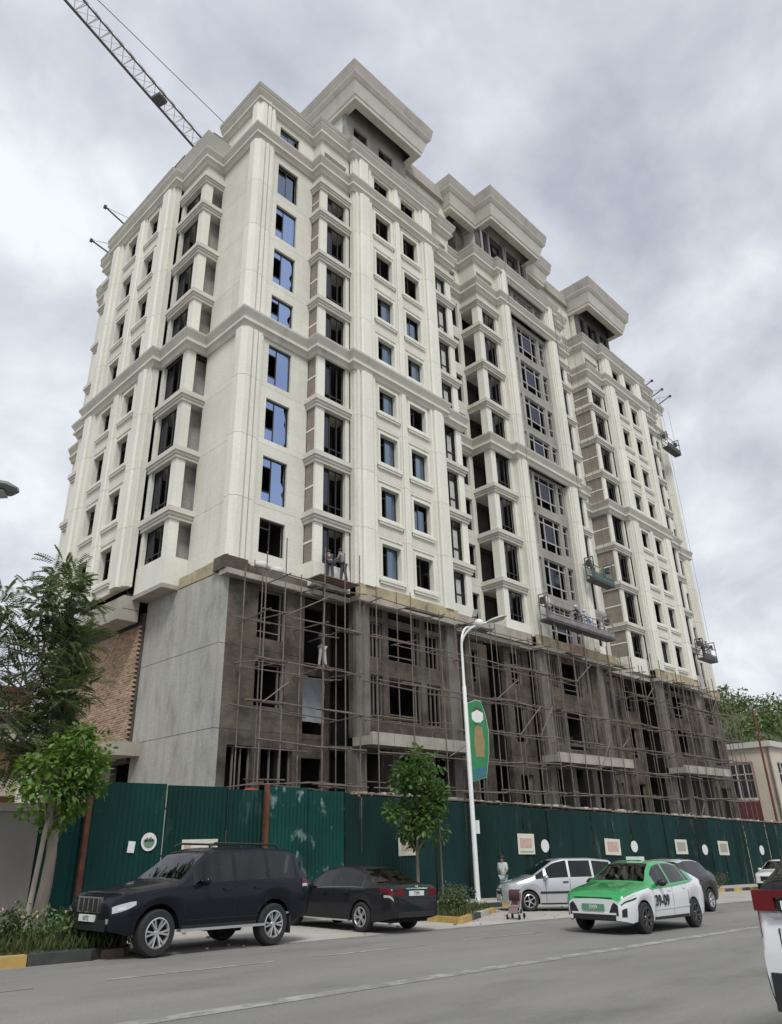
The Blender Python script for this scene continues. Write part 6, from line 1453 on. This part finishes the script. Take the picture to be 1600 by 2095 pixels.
# utility pole with cross arms between tower and house
p = root('utility_pole', (67.6, 22.6, G(67)), 'thin dark utility pole with two cross arms right of the tower', 'utility pole')
MB().tube([(67.6, 22.6, G(67)), (67.6, 22.6, 9.4)], [.13, .07], 8).build('pole', RUST, p, 60)
for z, a in ((9.1, 1.6), (7.1, 1.3)):
    MB().bar((67.6-a*.4, 22.75, z), (67.6+a, 22.45, z+.1), .09).build('cross_arm', STEEL, p)
    for q in (-.3, .4, .9): MB().box(67.6+a*q-.05, 67.6+a*q+.05, 22.5, 22.6, z+.08, z+.3).build('insulator', LGREY, p)
def cable():
    mb = MB()
    for z in (9.3, 7.3): mb.tube([(68.6+k*5, 22.4-k*.3, z-.02*k*(8-k)) for k in range(9)], .018, 4)
    mb.build('cable', CRK, p)
cable()
# hill with far woods
HILL = mat('hill_grass', (0.085, 0.10, 0.045), 0.95, .3, .05)
def hillz(x, y):
    d = (x-150)/60; e = (y-90)/75; return -6.2+30*math.exp(-(((x-235)/70)**2+((y-70)/60)**2))+18*math.exp(-(((x-165)/45)**2+((y-75)/28)**2))
def hill():
    mb = MB(); nx, ny = 34, 28; g = [[mb.P((100+260*i/nx, -20+200*j/ny, hillz(100+260*i/nx, -20+200*j/ny))) for i in range(nx+1)] for j in range(ny+1)]
    for j in range(ny):
        for i in range(nx): mb.face((g[j][i], g[j][i+1], g[j+1][i+1], g[j+1][i]))
    mb.build('hillside', HILL, None, 180)['kind'] = 'structure'
    rn = random.Random(17); mb = MB()
    for k in range(1200):
        x = rn.uniform(118, 290); y = rn.uniform(22, 120); h = hillz(x, y)
        if h < -4.5: continue
        R_ = rn.uniform(1.6, 3.2); H_ = rn.uniform(3, 6.5)
        for q in range(90):
            v = rv(rn); p = Vector((x+v.x*R_, y+v.y*R_, h+H_*.55+v.z*H_*.5)); leaf(mb, p, rv(rn), Vector((0, 0, 1))+rv(rn), rn.uniform(.5, 1.0), rn.uniform(.35, .7))
    tag(mb.build('woodland', LEAFH), 'green wooded hill beyond the cream house at the right', 'woodland', kind='stuff')
hill()
def near_far_tree(x, y, h, w, label, seed, m):
    rn = random.Random(seed); g = G(x); cl = ell_clumps(rn, (x, y, g+h*.62), w, w, h*.36, 54, .6, 1.1, .25)
    tree('background_tree', (x, y, g), [((x, y, g-.1), .2), ((x, y, g+h*.5), .1)], limbs_to(rn, (x, y, g+h*.35), cl, 9, .08, .02), cl, label, m, BARK, rn, size=.30, per=110, group='trees beyond the hoarding')
near_far_tree(76.5, 34, 14, 2.6, 'green tree rising between the tower and the cream house', 41, LEAFH)
near_far_tree(98, 36.0, 17, 3.4, 'dark tree behind the roof of the cream house', 42, LEAFD)
near_far_tree(4.2, 26, 7.5, 1.5, 'dark tree behind the grey wall at the left edge', 43, LEAFD)
